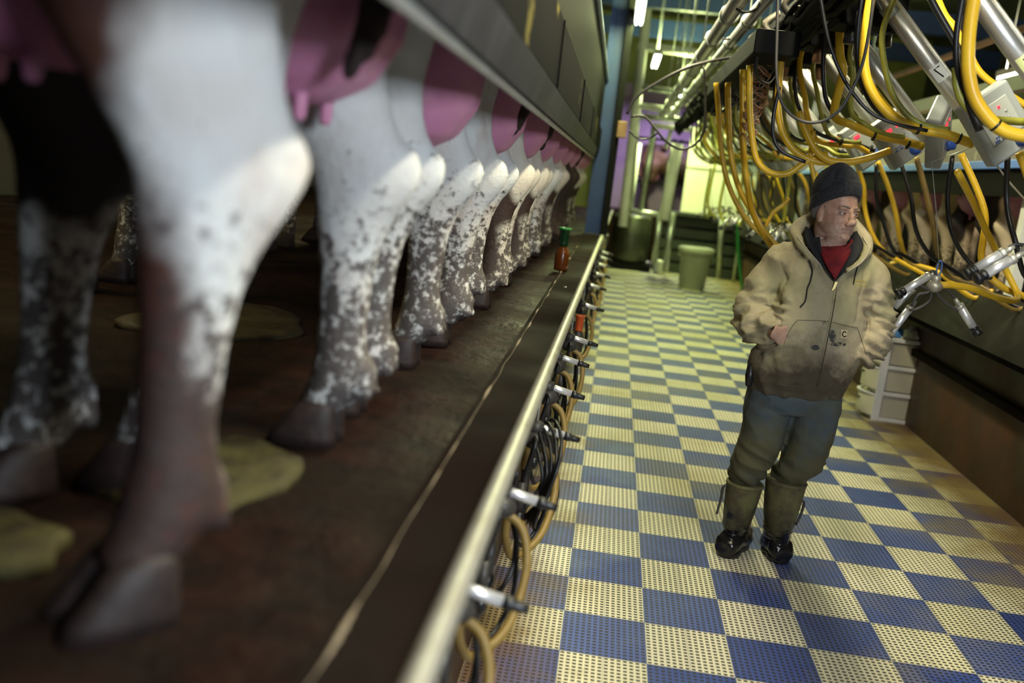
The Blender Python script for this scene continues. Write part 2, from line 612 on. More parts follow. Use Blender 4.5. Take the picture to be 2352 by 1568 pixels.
def udder_mat():
    t = NT('udder_skin')
    c = t.mix(t.ramp(t.noise(5, 4), [(0.3, 0), (0.7, 1)]), (0.66, 0.30, 0.42), (0.46, 0.16, 0.32))
    c = t.mix(t.ramp(t.noise(2.5, 3, stretch=(1, 1, .4)), [(0.52, 0), (0.75, 0.5)]), c, (0.72, 0.50, 0.48))
    t.bump(t.noise(12, 4, stretch=(1, 1, .3)), 0.004, 0.4)
    return t.out(c, 0.5, 0.0, Subsurface_Weight=0.15)


M['udder'] = udder_mat()
M['hoof'] = plain('dirty_hoof', (0.018, 0.010, 0.009), 0.6, dirt=(0.04, 0.022, 0.018), amt=0.8, scale=30, bump=0.004)
M['taildark'] = plain('dark_tail_hair', (0.020, 0.009, 0.007), 0.7, dirt=(0.05, 0.025, 0.018), amt=0.6, scale=40, bump=0.01)


def cow_body(dn=0.0, df=0.0, hs=0.25):
    """rear end to +x, hooves at z=0; dn/df shift near/far hind hoof forward (m)"""
    bm = bmesh.new()
    for sy, dx in ((-1, dn), (1, df)):
        y = hs * sy
        S = [(-.10, sy * .15, 1.30, .26, .15), (-.085, sy * .17, 1.12, .255, .16), (-.075 + dx * .1, y * .5 + sy * .10, 1.00, .225, .145), (-.065 + dx * .2, y * .85 + sy * .03, .90, .19, .12),
             (-.055 + dx * .3, y * .95, .80, .155, .095), (-.03 + dx * .4, y * 1.0, .72, .135, .078), (.00 + dx * .5, y, .66, .125, .066),
             (.025 + dx * .6, y, .615, .122, .060), (.038 + dx * .65, y, .58, .118, .060), (.030 + dx * .7, y, .54, .102, .058), (.012 + dx * .75, y, .49, .082, .054),
             (.0 + dx * .8, y, .43, .067, .049), (-.005 + dx * .85, y, .36, .058, .045), (-.01 + dx * .9, y, .26, .053, .043),
             (-.012 + dx * .95, y, .19, .060, .050), (-.018 + dx, y, .14, .066, .056), (-.04 + dx, y, .10, .060, .052), (-.055 + dx, y, .075, .062, .055)]
        hloft(bm, S[::-1], 20)
        # tendon and point of hock
        ball(bm, (.118 + dx * .62, y, .60), .042, .036, .055)
        ball(bm, (-.005 + dx, y + .0, .165), .075, .045, .05)
        for q in (-1, 1):   # dew claws
            ball(bm, (.05 + dx, y + .025 * q, .125), .02, .016, .024)
    for sy in (-1, 1):
        y = 0.15 * sy
        hloft(bm, [(-1.40, y, .06, .05, .05), (-1.38, y, .10, .048, .045), (-1.37, y, .16, .052, .048), (-1.37, y, .25, .042, .04), (-1.37, y, .38, .046, .042),
                   (-1.365, y, .46, .062, .054), (-1.37, y, .56, .062, .052), (-1.37, y, .70, .09, .075), (-1.36, y, .85, .14, .10), (-1.36, y * .8, 1.05, .17, .12)], 18)
    tr = [(.17, 1.30, .07, .08), (.11, 1.26, .16, .16), (0, 1.20, .25, .24), (-.22, 1.13, .30, .31), (-.45, 1.09, .33, .35), (-.75, 1.05, .37, .39), (-1.05, 1.05, .35, .39),
          (-1.30, 1.08, .29, .36), (-1.5, 1.12, .22, .30), (-1.72, 1.20, .14, .22), (-1.95, 1.28, .11, .17), (-2.08, 1.30, .11, .14), (-2.2, 1.24, .105, .125),
          (-2.36, 1.12, .085, .10), (-2.48, 1.04, .075, .08), (-2.54, 1.01, .05, .05)]
    loft(bm, [ell((x, 0, z), Y_, Z_, a, b, 24) for x, z, a, b in tr])
    for sy in (-1, 1):
        loft(bm, [ell(Vector((-2.02, sy * (.09 + q * .19), 1.36 - q * .04)), X_, Z_, r1, r2, 10) for q, r1, r2 in ((0, .03, .03), (.4, .03, .06), (.75, .025, .055), (1, .01, .012))])
        ball(bm, (-.28, sy * .27, 1.36), .07, .06, .05)     # hooks
    return remesh(bm, 0.014, 6, 0.5)


def hoof_bm(sy, dx, hs=0.25):
    bm = bmesh.new()
    for q in (-1, 1):
        y = hs * sy + .032 * q
        hloft(bm, [(-.085 + dx, y, 0.0, .078, .032), (-.08 + dx, y, .025, .072, .032), (-.068 + dx, y, .055, .058, .030), (-.058 + dx, y, .085, .046, .026), (-.05 + dx, y, .10, .03, .02)], 14, 2.4)
    return bm


def udder_bm(drop=0.0):
    bm = bmesh.new()
    hloft(bm, [(-.07, 0, .635 - drop, .06, .06), (-.06, 0, .65 - drop, .14, .12), (-.045, 0, .69 - drop, .20, .17), (-.03, 0, .77, .235, .195), (-.02, 0, .88, .24, .19), (-.03, 0, 1.02, .21, .16), (-.05, 0, 1.12, .14, .11)], 26)
    me = remesh(bm, 0.014, 4)
    displace(me, lambda c, n: -0.018 * math.exp(-(c.y / 0.02) ** 2) * max(0, 1.0 - (c.z - .62) * 1.5))
    return me


def teat_bm(x, y, z):
    bm = bmesh.new()
    hloft(bm, [(x, y, z - .065, .008, .008), (x, y, z - .055, .0125, .0125), (x, y, z, .0155, .0155), (x, y, z + .06, .022, .022)], 12)
    return bm


def tail_bm(z0, sway=0.0, w=.03):
    bm = bmesh.new()
    pts = [(.13, 0, 1.33), (.185, .01, 1.22), (.19, sway * .4, 1.02), (.20, sway, z0 + .12), (.165, sway * 1.15, z0)]
    tube(bm, pts, [.035, .028, .024, w, .012], 12, 8)
    me = remesh(bm, 0.009, 2)
    displace(me, lambda c, n: (0.012 * noise.noise(Vector((c.x * 60, c.y * 60, c.z * 9))) if c.z < z0 + .35 else 0))
    return me


BROWN = (0.035, 0.016, 0.010)
WHITE = (0.64, 0.65, 0.64)
coats = [coat('coat_white_brown_front', WHITE, BROWN, None, seed=3.1, dirtz=.56, front=(0.065, 0.022, 0.013)),
         coat('coat_white_muddy', WHITE, BROWN, None, seed=1.3, dirtz=.56),
         coat('coat_cream_muddy', (0.70, 0.66, 0.58), BROWN, 0.60, seed=6.2, dirtz=.5),
         coat('coat_brown', (0.12, 0.06, 0.035), BROWN, 0.50, seed=8.0, dirtz=.7),
         coat('coat_white_shins', WHITE, BROWN, None, seed=5.5, dirtz=.62)]
COWM = {}


def make_cow(loc, rz, ci, var, label, group, z0=0.78, sway=0.02, drop=0.0, lift=0.0):
    key = ('b', var)
    if key not in COWM: COWM[key] = cow_body(*var)
    root = empty('cow', loc, rz, label=label, cat='cow', group=group)
    me = COWM[key].copy()
    me.materials.clear()
    obj_me('body', me, coats[ci], root)
    k2 = ('h', var)
    if k2 not in COWM:
        COWM[k2] = []
        for sy, dx in ((-1, var[0]), (1, var[1])):
            b = hoof_bm(sy, dx, var[2])
            o = obj('hoof', b, M['hoof'], root)
            COWM[k2].append(o.data)
        for sy in (-1, 1):
            b = hoof_bm(sy, 0, .15)
            bmesh.ops.translate(b, verts=b.verts, vec=(-1.33, 0, 0))
            o = obj('hoof', b, M['hoof'], root)
            COWM[k2].append(o.data)
    else:
        for d in COWM[k2]: obj_me('hoof', d, None, root)
    k3 = ('u', drop)
    if k3 not in COWM: COWM[k3] = udder_bm(drop)
    ud = obj_me('udder', COWM[k3], M['udder'] if not COWM[k3].materials else None, root, label='pink udder')
    ud.location.z = lift
    if 't' not in COWM:
        COWM['t'] = []
        for tx, ty in ((.05, .075), (.05, -.075), (-.14, .08), (-.14, -.08)):
            o = obj('teat', teat_bm(tx, ty, .675), M['udder'], ud)
            COWM['t'].append(o.data)
    else:
        for d in COWM['t']: obj_me('teat', d, None, ud)
    if z0 < 1.2:
        k4 = ('tail', z0, sway)
        if k4 not in COWM: COWM[k4] = tail_bm(z0, sway)
        obj_me('tail', COWM[k4], M['taildark'] if not COWM[k4].materials else None, root, label='dark tail')
    return root


COWX = -0.49
left = [  # x, y, turn, coat, variant, tail, sway, what it looks like
    (-.71, 1.285, 49, 0, (.0, .0, .25), 1.3, .0, 'blurred foreground cow, white hind leg with a brown front edge, nearest the camera'),
    (-.62, 1.70, 0, 1, (-.10, .10, .20), .74, -.16, 'white-legged cow with a dark tail tip beside its big purple udder, second from the camera'),
    (-.585, 2.44, 0, 4, (.05, .06, .29), 1.3, .0, 'white cow with mud-caked shins, third from the camera on the left'),
    (-.56, 3.42, 0, 1, (.06, .02, .29), .74, -.06, 'white cow with speckled shanks, fourth from the camera on the left'),
    (-.55, 4.36, 0, 2, (.06, .02, .27), .72, .05, 'cream-legged cow with a dark tail, fifth from the camera on the left'),
    (-.55, 5.28, 0, 2, (.05, .02, .27), .80, .0, 'muddy-legged cow, sixth from the camera on the left deck'),
    (-.55, 6.20, 0, 1, (.05, .02, .27), 1.3, .0, 'pale-legged cow, seventh from the camera on the left deck'),
    (-.55, 7.12, 0, 2, (.05, .02, .27), .8, .02, 'pale-legged cow, eighth from the camera on the left deck'),
    (-.54, 8.04, 0, 3, (.05, .02, .27), .7, .0, 'dark brown cow beyond the pale-legged cows on the left deck'),
    (-.54, 8.96, 0, 3, (.05, .02, .27), .8, .0, 'brown cow, tenth from the camera on the left deck'),
    (-.54, 9.88, 0, 2, (.05, .02, .27), 1.3, .0, 'yellow-lit pale cow, eleventh from the camera on the left deck'),
    (-.54, 10.8, 0, 2, (.05, .02, .27), .8, .0, 'yellow-lit pale cow, farthest along the left deck')]
for x, y, rz, ci, var, z0, sway, lab in left:
    make_cow((x, y, DZ), R(rz), ci, var, lab, 'cows lined up on the left deck', z0, sway, lift=.06 if y < 2 else 0)
coat_tan = coat('coat_tan', (0.74, 0.62, 0.44), BROWN, 0.66, seed=2.2, dirtz=.45)
coat_tan2 = coat('coat_tan_dark_patch', (0.72, 0.58, 0.42), (0.02, 0.012, 0.01), 0.55, seed=4.6, dirtz=.45)
coats += [coat_tan, coat_tan2]
names_r = ['nearest the camera, at the right edge of the photo', 'second from the right edge', 'third from the right edge of the photo',
           'fourth from the right edge of the photo', 'just right of the man', 'behind the man\'s head', 'beyond the man, left of his hat',
           'behind the hanging hoses', 'farthest along the right deck']
for i in range(9):
    make_cow((2.98, 7.1 + i * 0.98, DZ), math.pi, 6 if i in (1, 4) else 5, (.0, -.04, .27) if i % 2 else (.0, -.03, .27),
             'tan cow on the right deck, ' + names_r[i], 'cows lined up on the right deck', .75 if i % 3 else 1.3, .03)
# ------------------------------------------------------------------ left side: shield over the cows' rumps, kerb rail, clusters
def plate_mat(name, c, patch=None, rough=0.4, metal=0.6, streak=True):
    t = NT(name)
    k = t.mix(t.ramp(t.noise(1.6, 5, .6), [(.3, 0), (.75, .8)]), c, tuple(x * .55 for x in c))
    if streak:
        k = t.mix(t.ramp(t.noise(7, 4, .6, stretch=(1, 1, .06)), [(.52, 0), (.7, .5)]), k, tuple(min(1, x * 1.9) for x in c))
    if patch:
        n = t.noise(1.5, 5, .62, stretch=(1, 1.5, 1.2))
        k = t.mix(t.ramp(n, [(.62, 0), (.64, .8)]), k, patch)
    t.bump(t.noise(14, 4), .002, .4)
    return t.out(k, rough, metal, Specular_IOR_Level=.02)


M['shield_lo'] = plate_mat('shield_lower_steel', (0.042, 0.042, 0.054), None, .5, .4)
M['shield_hi'] = plate_mat('shield_upper_plate', (0.009, 0.009, 0.009), (0.13, 0.11, 0.03), .9, .0, False)
M['shield_dk'] = plate_mat('shield_recess', (0.010, 0.009, 0.008), None, .6, .0, False)
sh = empty('rump_shield', (-0.27, 6.5, 1.81), label='long grey steel rump shield hanging above the hind legs on the left', cat='shield')


def strip(prof, y0, y1, th=0.004, ny=2):
    """open profile in x,z extruded along y with thickness"""
    bm = bmesh.new()
    P = [Vector((x, 0, z)) for x, z in prof]
    nn = []
    for i, p in enumerate(P):
        d = (P[min(i + 1, len(P) - 1)] - P[max(i - 1, 0)]).normalized()
        nn.append(Vector((-d.z, 0, d.x)) * th)
    loop = P + [p + q for p, q in zip(P[::-1], nn[::-1])]
    loft(bm, [[v + Vector((0, y0 + (y1 - y0) * j / (ny - 1), 0)) for v in loop] for j in range(ny)])
    return bm


def reparent(o, par):
    o.parent = par
    o.matrix_parent_inverse = Matrix.Translation(par.location).inverted()
    return o


SY0, SY1 = -1.0, 14.4
reparent(obj('lower_slab', strip([(-.30, 1.81), (-.262, 1.815), (-.240, 1.90)], SY0, SY1, .006), M['shield_lo'], smooth=False), sh)
reparent(obj('upper_plate', strip([(-.240, 1.902), (-.240, 2.115), (-.262, 2.125)], SY0, SY1, .005), M['shield_hi'], smooth=False), sh)
reparent(obj('recessed_plate', strip([(-.262, 2.125), (-.262, 2.62)], SY0, SY1, .005), M['shield_dk'], smooth=False), sh)
reparent(obj('top_rail', TUBE([(-.25, SY0, 2.63), (-.25, SY1, 2.63)], .020, 12), plain('pale_blue_grey_rail', (.24, .30, .36), .4, .3), label='pale blue top rail'), sh)
reparent(obj('edge_lip', TUBE([(-.285, SY0, 1.812), (-.285, SY1, 1.812)], .011, 8), M['steel_dull'], label='rough lower lip'), sh)
for i in range(8):
    y = 1.3 + i * 1.85
    reparent(obj('seam_strip', BX((-.244, y - .004, 1.90), (-.234, y + .004, 2.115)), M['shield_dk'], smooth=False), sh)

# kerb rail
pts = [(railx(y) + .004, y, DZ + .004 + (.003 * math.sin(y * .8))) for y in [0.3 + i * 0.6 for i in range(31)]]
obj('kerb_rail', TUBE(pts, .0205, 14, 2), M['steel_dull'], label='worn steel tube rail along the edge of the left deck', cat='rail')

# clusters hanging under the rail
ZC = .78
cpx = [(1110, 1363), (1200, 1137), (1268, 990), (1290, 895), (1308, 825), (1333, 780), (1349, 733), (1356, 703), (1366, 657), (1378, 630), (1383, 608), (1387, 592), (1390, 580)]
cpos = [atZ(a, b, ZC) for a, b in cpx]
cpos = [p for i, p in enumerate(cpos) if i != 6]
y = cpos[-1].y
for i in range(5):
    y += .75
    cpos.append(Vector((-0.135 + i * .004, y, ZC)))


def left_cluster(p, i, lab, full=True):
    root = empty('milking_cluster', p, 0, label=lab, cat='milking cluster', group='clusters hanging under the left kerb rail')
    jit = 0.03 * noise.noise(Vector((i * 3.3, 1, 0)))
    a = Vector((-.085, 0, .014))
    b = Vector((.042, jit, -.010))
    d = (b - a).normalized()
    cup = obj('teat_cup', TUBE([a, b], .0132, 14), M['shell'], root, label='steel teat cup shell')
    bm = bmesh.new()
    lathe(bm, [(.0145, 0), (.0158, .008), (.0150, .020), (.0120, .024), (.0125, .036), (.0105, .040), (.010, .054), (.007, .055)], b, d, 14)
    obj('liner_mouth', bm, M['rubber'], cup, label='black rubber liner mouth')
    if not full: return root
    bm = bmesh.new()
    ball(bm, (-.055, .0, -.035), .045, .045, .035)
    lathe(bm, [(.02, 0), (.028, .01), (.028, .03), (.012, .04)], (-.055, 0, -.01), Z_, 14)
    obj('claw', bm, M['rubber2'], root)
    for q in (-1, 1):
        c0 = Vector((-.055, .03 * q, -.02))
        obj('short_tube', TUBE([c0, c0 + Vector((.01, .06 * q, -.01)), c0 + Vector((-.01, .05 * q, -.10)), c0 + Vector((-.02, .03 * q, -.16))], .0075, 8), M['rubber'], root)
        c1 = c0 + Vector((-.02, .03 * q, -.15))
        cp = obj('teat_cup', TUBE([c1, c1 + Vector((0, .01 * q, -.10))], .0165, 12), M['rubber2'], root, label='hanging teat cup in shadow')
        bm = bmesh.new()
        lathe(bm, [(.019, 0), (.019, .03), (.012, .05)], c1 + Vector((0, .01 * q, -.10)), (0, 0, -1), 12)
        obj('liner_mouth', bm, M['rubber'], cp)
    obj('hanger', TUBE([(-.055, 0, .0), (-.05, 0, .10), (-.165 + .0072 * (p.y - 1) - p.x - .012, 0, DZ - ZC - .012)], .0035, 6), M['steel'], root)
    k = 1.0 + .25 * noise.noise(Vector((i * 2.1, 5, 0)))
    obj('milk_hose', TUBE([(-.055, 0, -.05), (.01, -.01, -.09), (.035, -.05 * k, -.19), (.01, -.16 * k, -.30), (-.06, -.26 * k, -.34), (-.09, -.34, -.25), (-.085, -.38, -.12)], .0125, 10), M['hosedirty'], root,
        label='dirty yellow milk hose')
    obj('pulse_tube', TUBE([(-.06, .02, -.04), (-.01, .05, -.12), (.005, -.03, -.28), (-.05, -.14, -.36), (-.09, -.2, -.22), (-.085, -.22, -.08)], .0075, 8), M['rubber'], root)
    obj('pulse_tube', TUBE([(-.06, -.02, -.04), (-.02, .09, -.10), (-.01, .08, -.25), (-.06, .0, -.31), (-.09, -.06, -.2)], .0075, 8), M['rubber'], root)
    return root


for i, p in enumerate(cpos):
    n = ['nearest the camera', 'second from the camera', 'third from the camera', 'fourth from the camera', 'fifth from the camera', 'sixth from the camera', 'just beyond the orange dip cup', 'eighth from the camera',
         'ninth from the camera', 'tenth from the camera', 'eleventh from the camera', 'twelfth from the camera', 'thirteenth from the camera', 'fourteenth from the camera', 'fifteenth from the camera', 'sixteenth from the camera', 'farthest from the camera']
    left_cluster(p, i, 'steel teat cups hanging below the left kerb rail, ' + n[min(i, 16)])

# coil of black cable on the pit wall
p = atZ(1252, 1090, .62)
bm = bmesh.new()
for k in range(5):
    r1, r2 = .10 + .012 * k, .15 + .010 * k
    ph = k * .35
    pts = [Vector((p.x + .012 * k - .03 + .03 * math.cos(a * 2 + ph), p.y + r1 * math.cos(a) * 1.2, p.z + r2 * math.sin(a))) for a in [j * math.pi / 10 for j in range(20)]]
    rings = []
    for j in range(20):
        t = (pts[(j + 1) % 20] - pts[j - 1]).normalized()
        u = X_
        rings.append(ell(pts[j], u, t.cross(u).normalized(), .0065, .0065, 8))
    loft(bm, rings, closed=True)
obj('cable_coil', bm, M['rubber'], label='coil of black cable hanging on the left pit wall', cat='cable')

# teat dip cups
M['orange'] = plain('orange_plastic', (0.62, 0.10, 0.02), .35)
M['amber'] = plain('amber_dip', (0.30, 0.09, 0.01), .2)
M['greenpl'] = plain('green_plastic', (0.02, 0.20, 0.04), .3)
M['greendk'] = plain('dark_green_neck', (0.006, 0.035, 0.012), .15)
M['amber'] = plain('dark_amber_dip', (0.13, 0.035, 0.006), .2)


def dip_cup(loc, s, body, cup, lab):
    root = empty('dip_cup', loc, 0, label=lab, cat='dip cup')
    bm = bmesh.new()
    lathe(bm, [(.02, 0), (.044, .004), (.046, .02), (.046, .11), (.040, .135), (.026, .15), (.026, .165)], (0, 0, 0), Z_, 24)
    for v in bm.verts: v.co *= s
    obj('bottle', bm, body, root)
    bm = bmesh.new()
    lathe(bm, [(.029, .160), (.031, .165), (.029, .18), (.030, .25), (.036, .262), (.039, .275), (.035, .275), (.031, .262), (.026, .20), (.004, .19)], (0, 0, 0), Z_, 24)
    for v in bm.verts: v.co *= s
    co = obj('cup', bm, cup, root)
    if cup is M['greenpl']:
        co.data.materials.clear()
        co.data.materials.append(M['greendk'])
        bm = bmesh.new()
        lathe(bm, [(.033, .262), (.040, .264), (.041, .276), (.035, .278), (.032, .270), (.033, .262)], (0, 0, 0), Z_, 24)
        obj('rim', bm, cup, co, label='bright green rim')
    return root


g = atZ(1287, 622, DZ + .012)
dip_cup(g, 1.0, M['amber'], M['greenpl'], 'green-rimmed dip cup with an amber bottle standing on the left deck')
g = atZ(1337, 760, .78)
d = dip_cup((g.x - .02, g.y, .66), .75, M['rubber2'], M['orange'], 'orange dip cup hanging from the left kerb rail')
obj('hook', TUBE([(-.03, 0, .12), (-.06, 0, .2), (-.09, 0, .34), (-.115, 0, .35)], .003, 6), M['steel'], d)

# cow hoof boards and gutter edge strip by the mat
bm = bmesh.new()
for i in range(240):
    ball(bm, (-.322 + .0 * i, .9 + i * .0435, .008), .007, .010, .008, 8, 5)
obj('mat_edge_lugs', bm, M['rubber'], kind='stuff', label='row of dark lugs along the left edge of the matting', cat='mat edge')

# ------------------------------------------------------------------ right side: milking units on swing arms
UX, UZ = 1.50, 1.95


def unit_y(k): return 3.40 + .68 * k


def glyph(ch, s=1.0):
    """stroke digits 6 and 7 in x (right) / z (up), unit height 1"""
    if ch == '7': return [[(-.28, .5), (.28, .5), (-.02, -.5)]]
    return [[(.22, .46), (-.05, .40), (-.24, .0), (-.24, -.28), (0, -.48), (.24, -.3), (.22, -.08), (0, .04), (-.22, -.12)]]


def rel(pxs, Y):
    """photo points on the cross-section plane y=Y, relative to the unit"""
    return [atY(a, b, Y) - Vector((UX, Y, UZ)) for a, b in pxs]


H1 = rel([(2010, -60), (1990, 60), (1985, 150), (2005, 215), (2050, 268), (2110, 296), (2170, 308), (2235, 330)], 4.08)
H0 = rel([(2240, -70), (2222, 0), (2208, 100), (2208, 180), (2226, 245), (2270, 300), (2320, 322), (2400, 328)], 3.40)
HG = rel([(2080, -60), (2030, 60), (2030, 140), (2050, 215), (2085, 265), (2130, 290), (2180, 298)], 4.08)
HD = rel([(2100, 366), (2125, 430), (2135, 500), (2150, 570), (2185, 625), (2240, 652)], 5.44)
_end = [Vector((2.30 - UX, .06, 1.16 - UZ)), Vector((2.44 - UX, .1, 1.19 - UZ))]
HD = HD + _end
HB = rel([(2085, 372), (2088, 450), (2095, 520), (2120, 585), (2170, 612)], 5.44)
HB = HB + [v + Vector((0, .05, 0)) for v in _end]


def jitter(P, k, a=.03):
    return [p + Vector((a * noise.noise(Vector((k * 1.7, i * .7, 1))), a * 1.5 * noise.noise(Vector((k * 2.3, i * .6, 9))), a * .8 * noise.noise(Vector((k * 3.1, i * .8, 4))))) for i, p in enumerate(P)]


def unit(k, lab, yaw=0.0, digit=None, hose=True, offs=(0, 0, 0)):
    Y = unit_y(k)
    root = empty('milking_unit', (UX + offs[0], Y + offs[1], UZ + offs[2]), 0, label=lab, cat='milking unit', group='milking units along the right side')
    A, B = Vector((-.62, .07, .62)), Vector((.02, .07, -.02))
    D = (B - A).normalized()
    tb = obj('retract_tube', TUBE([A, B], .034, 20), M['steel'], root, label='polished steel tube')
    N = Vector((-D.z, 0, D.x))
    if N.z < 0: N = -N
    obj('guide_rod', TUBE([A + D * .17 + N * .034 + Y_ * -.012, B + N * .034 + Y_ * -.012], .008, 8), M['steel_dull'], tb)
    bm = bmesh.new()
    lathe(bm, [(.036, 0), (.038, .002), (.038, .045), (.036, .05)], A + D * .17, D, 20)
    lathe(bm, [(.036, 0), (.0385, .002), (.0385, .02), (.036, .025)], A + D * .75, D, 20)
    obj('clamp_band', bm, M['galv'], tb)
    obj('end_cap', TUBE([A - D * .03, A + D * .01], .036, 16), M['rubber2'], tb)
    # arm up to the overhead beam
    obj('swing_arm', TUBE([A - D * .03, A + Vector((-.10, .0, .10)), Vector((-.64, .09, .80))], .020, 10), M['darksteel'], root)
    if digit:
        c = A + D * (.52 if digit == '7' else .60)
        lb = bmesh.new()
        w = D.cross(Vector((0, -1, 0))).normalized()
        rings = []
        for s in (-.035, .035):
            rings.append([c + D * s + w * (.0352 * math.sin(q)) + Vector((0, -1, 0)) * (.0352 * math.cos(q)) for q in [R(-50 + 20 * j) for j in range(6)]])
        vr = [[lb.verts.new(p) for p in r] for r in rings]
        for j in range(5): lb.faces.new((vr[0][j], vr[0][j + 1], vr[1][j + 1], vr[1][j]))
        obj('number_label', lb, plain('label_' + digit, (.72, .76, .78) if digit == '7' else (.75, .8, .35), .4), tb, label='label reading ' + digit)
        g = bmesh.new()
        for st in glyph(digit):
            # digit stands with its top towards the upper end of the tube, leaning as in the photo
            pp = []
            for gx_, gz_ in st:
                ax = gx_ * .042
                az = gz_ * .052
                th = ax / .0352
                pp.append((th, az))
            path = [c - D * az * .9 + w * (.0360 * math.sin(th)) + Vector((0, -1, 0)) * (.0360 * math.cos(th)) for th, az in pp]
            tube(g, path, .0028, 6, 4, digit == '6')
        obj('number', g, M['black'], tb, label='black digit ' + digit)
    # control box, its sides parallel to the tube
    bx = empty('control_box', (0, 0, 0))
    bx.parent = root
    ang = math.atan2(-D.z, D.x)
    bx.rotation_euler = (0, ang - R(90) + R(4), yaw or R(8))
    bx.location = (-.045, -.105, .058)
    bx.scale = (1.25, 1.2, 1.2)
    # local frame: x width, z height
    bm = BX((-.082, -.03, -.115), (.082, .03, .115))
    h = obj('housing', bm, M['boxgrey'], bx, smooth=False, bevel=.008)
    obj('label_panel', BX((-.055, -.0335, -.05), (.055, -.029, .075)), M['boxface'], bx, smooth=False, bevel=.002)
    obj('red_display', BX((-.038, -.036, .045), (-.010, -.033, .060)), M['red'], bx, smooth=False)
    obj('indicator_lamp', BX((.012, -.036, .048), (.020, -.033, .056)), M['red'], bx, smooth=False)
    bm = bmesh.new()
    lathe(bm, [(.026, 0), (.026, .006), (.021, .010), (.019, .026), (.012, .029)], (.035, -.03, -.082), (0, -1, 0), 20)
    obj('knob', bm, M['bluepl'], bx, label='blue knob')
    bm = bmesh.new()
    for j, w_ in enumerate((.05, .038)):
        for q in range(7):
            if (q * 3 + j) % 5: box(bm, (-.045 + q * w_ / 6.5, -.0345, -.036 + j * -.011), (-.045 + q * w_ / 6.5 + .0045, -.0332, -.029 + j * -.011))
    obj('lettering', bm, M['bluepl'], bx, smooth=False, label='small blue lettering')
    bm = bmesh.new()
    for q in range(3): ball(bm, (.03, -.034, .028 - q * .022), .005, .002, .005, 8, 4)
    obj('button', bm, M['boxgrey'], bx)
    if hose:
        P = H0 if k == 0 else H1
        obj('milk_hose', TUBE([p for p in jitter(P, k, 0 if k < 2 else .09)], .0225 if k == 0 else (.0195 if k < 3 else .0150), 12), M['yellow'] if k < 4 or k % 3 == 0 else (M['yellowgreen'] if k % 3 == 1 else M['hosedirty']), root, label='thick yellow milk hose')
        if k: obj('vacuum_hose', TUBE(jitter(HG, k, 0 if k < 2 else .05), .0125, 10), M['yellowgreen'], root, label='thin olive vacuum hose')
        obj('pulse_tube', TUBE([p + Vector((-.028, .03, .012)) for p in jitter(P, k, .015)], .011, 8), M['rubber'], root, label='black pulse tube')
        P2 = smooth_path(P)
        for q in (30, 39):
            bm = bmesh.new()
            lathe(bm, [(.0215, -.005), (.0238, -.004), (.0238, .004), (.0215, .005)], P2[q], (P2[q + 1] - P2[q - 1]), 14)
            obj('hose_tie', bm, M['rubber'], root)
    obj('drop_hose', TUBE(jitter(HD, k, .05), .016, 10), M['yellow'] if k % 3 else M['hosedirty'], root, label='yellow hose to the cluster')
    obj('drop_tube', TUBE(jitter(HB, k + 5, .05), .012, 8), M['rubber'], root, label='black tube to the cluster')
    return root


ordn = ['labelled 6, nearest, cut by the right edge', 'labelled 7 with its grey control box facing the camera', 'turned edge-on between the box of unit 7 and the next box', 'with a grey box just above right of the knit cap',
        'fourth beyond unit 7 box, pale box above the knit cap', 'with a greenish box above left of the knit cap', 'sixth from the right edge', 'seventh along', 'eighth along', 'ninth along', 'tenth along', 'eleventh along',
        'twelfth along', 'thirteenth along', 'fourteenth along', 'farthest along']
ordn[4] = 'with a pale box directly above the knit cap'
for k in range(15):
    lab = 'milking unit ' + (ordn[k] if k < 6 else ordn[min(k + 1, 15)] + ' the right side, counting from unit 6 nearest' if k < 14 else 'at the far end of the right side row')
    yaw = 0
    if k == 2: yaw = R(62)
    unit(k, lab, yaw, '6' if k == 0 else ('7' if k == 1 else None), offs=((.02, 0, .02) if k == 0 else (0, 0, 0)))


# clusters on the right
def cup(par, a, b, M1=None):
    a, b = Vector(a), Vector(b)
    d = (b - a).normalized()
    c = obj('teat_cup', TUBE([a, b], .0175, 16), M['shell'], par, label='steel teat cup shell')
    bm = bmesh.new()
    lathe(bm, [(.0185, -.004), (.0205, .0), (.0205, .006), (.0185, .010), (.0195, .018), (.024, .022), (.024, .036), (.017, .040)], b, d, 16)
    obj('liner_mouth', bm, M['rubber'], c, label='black rubber liner mouth')
    bm = bmesh.new()
    lathe(bm, [(.0185, 0), (.0195, .004), (.0195, .014), (.018, .018)], a, d, 16)
    lathe(bm, [(.011, 0), (.010, -.02), (.008, -.035)], a, d, 12)
    obj('shell_ring', bm, M['steel_dull'], c)
    return c


Yc = 4.30
cl = atY(2148, 652, Yc)
root = empty('milking_cluster', cl, 0, label='open milking cluster hanging from a blue clip beside the man\'s elbow', cat='milking cluster', group='hanging clusters on the right side')


def r_(px, py, Y=Yc, dz=0): return atY(px, py, Y) - cl


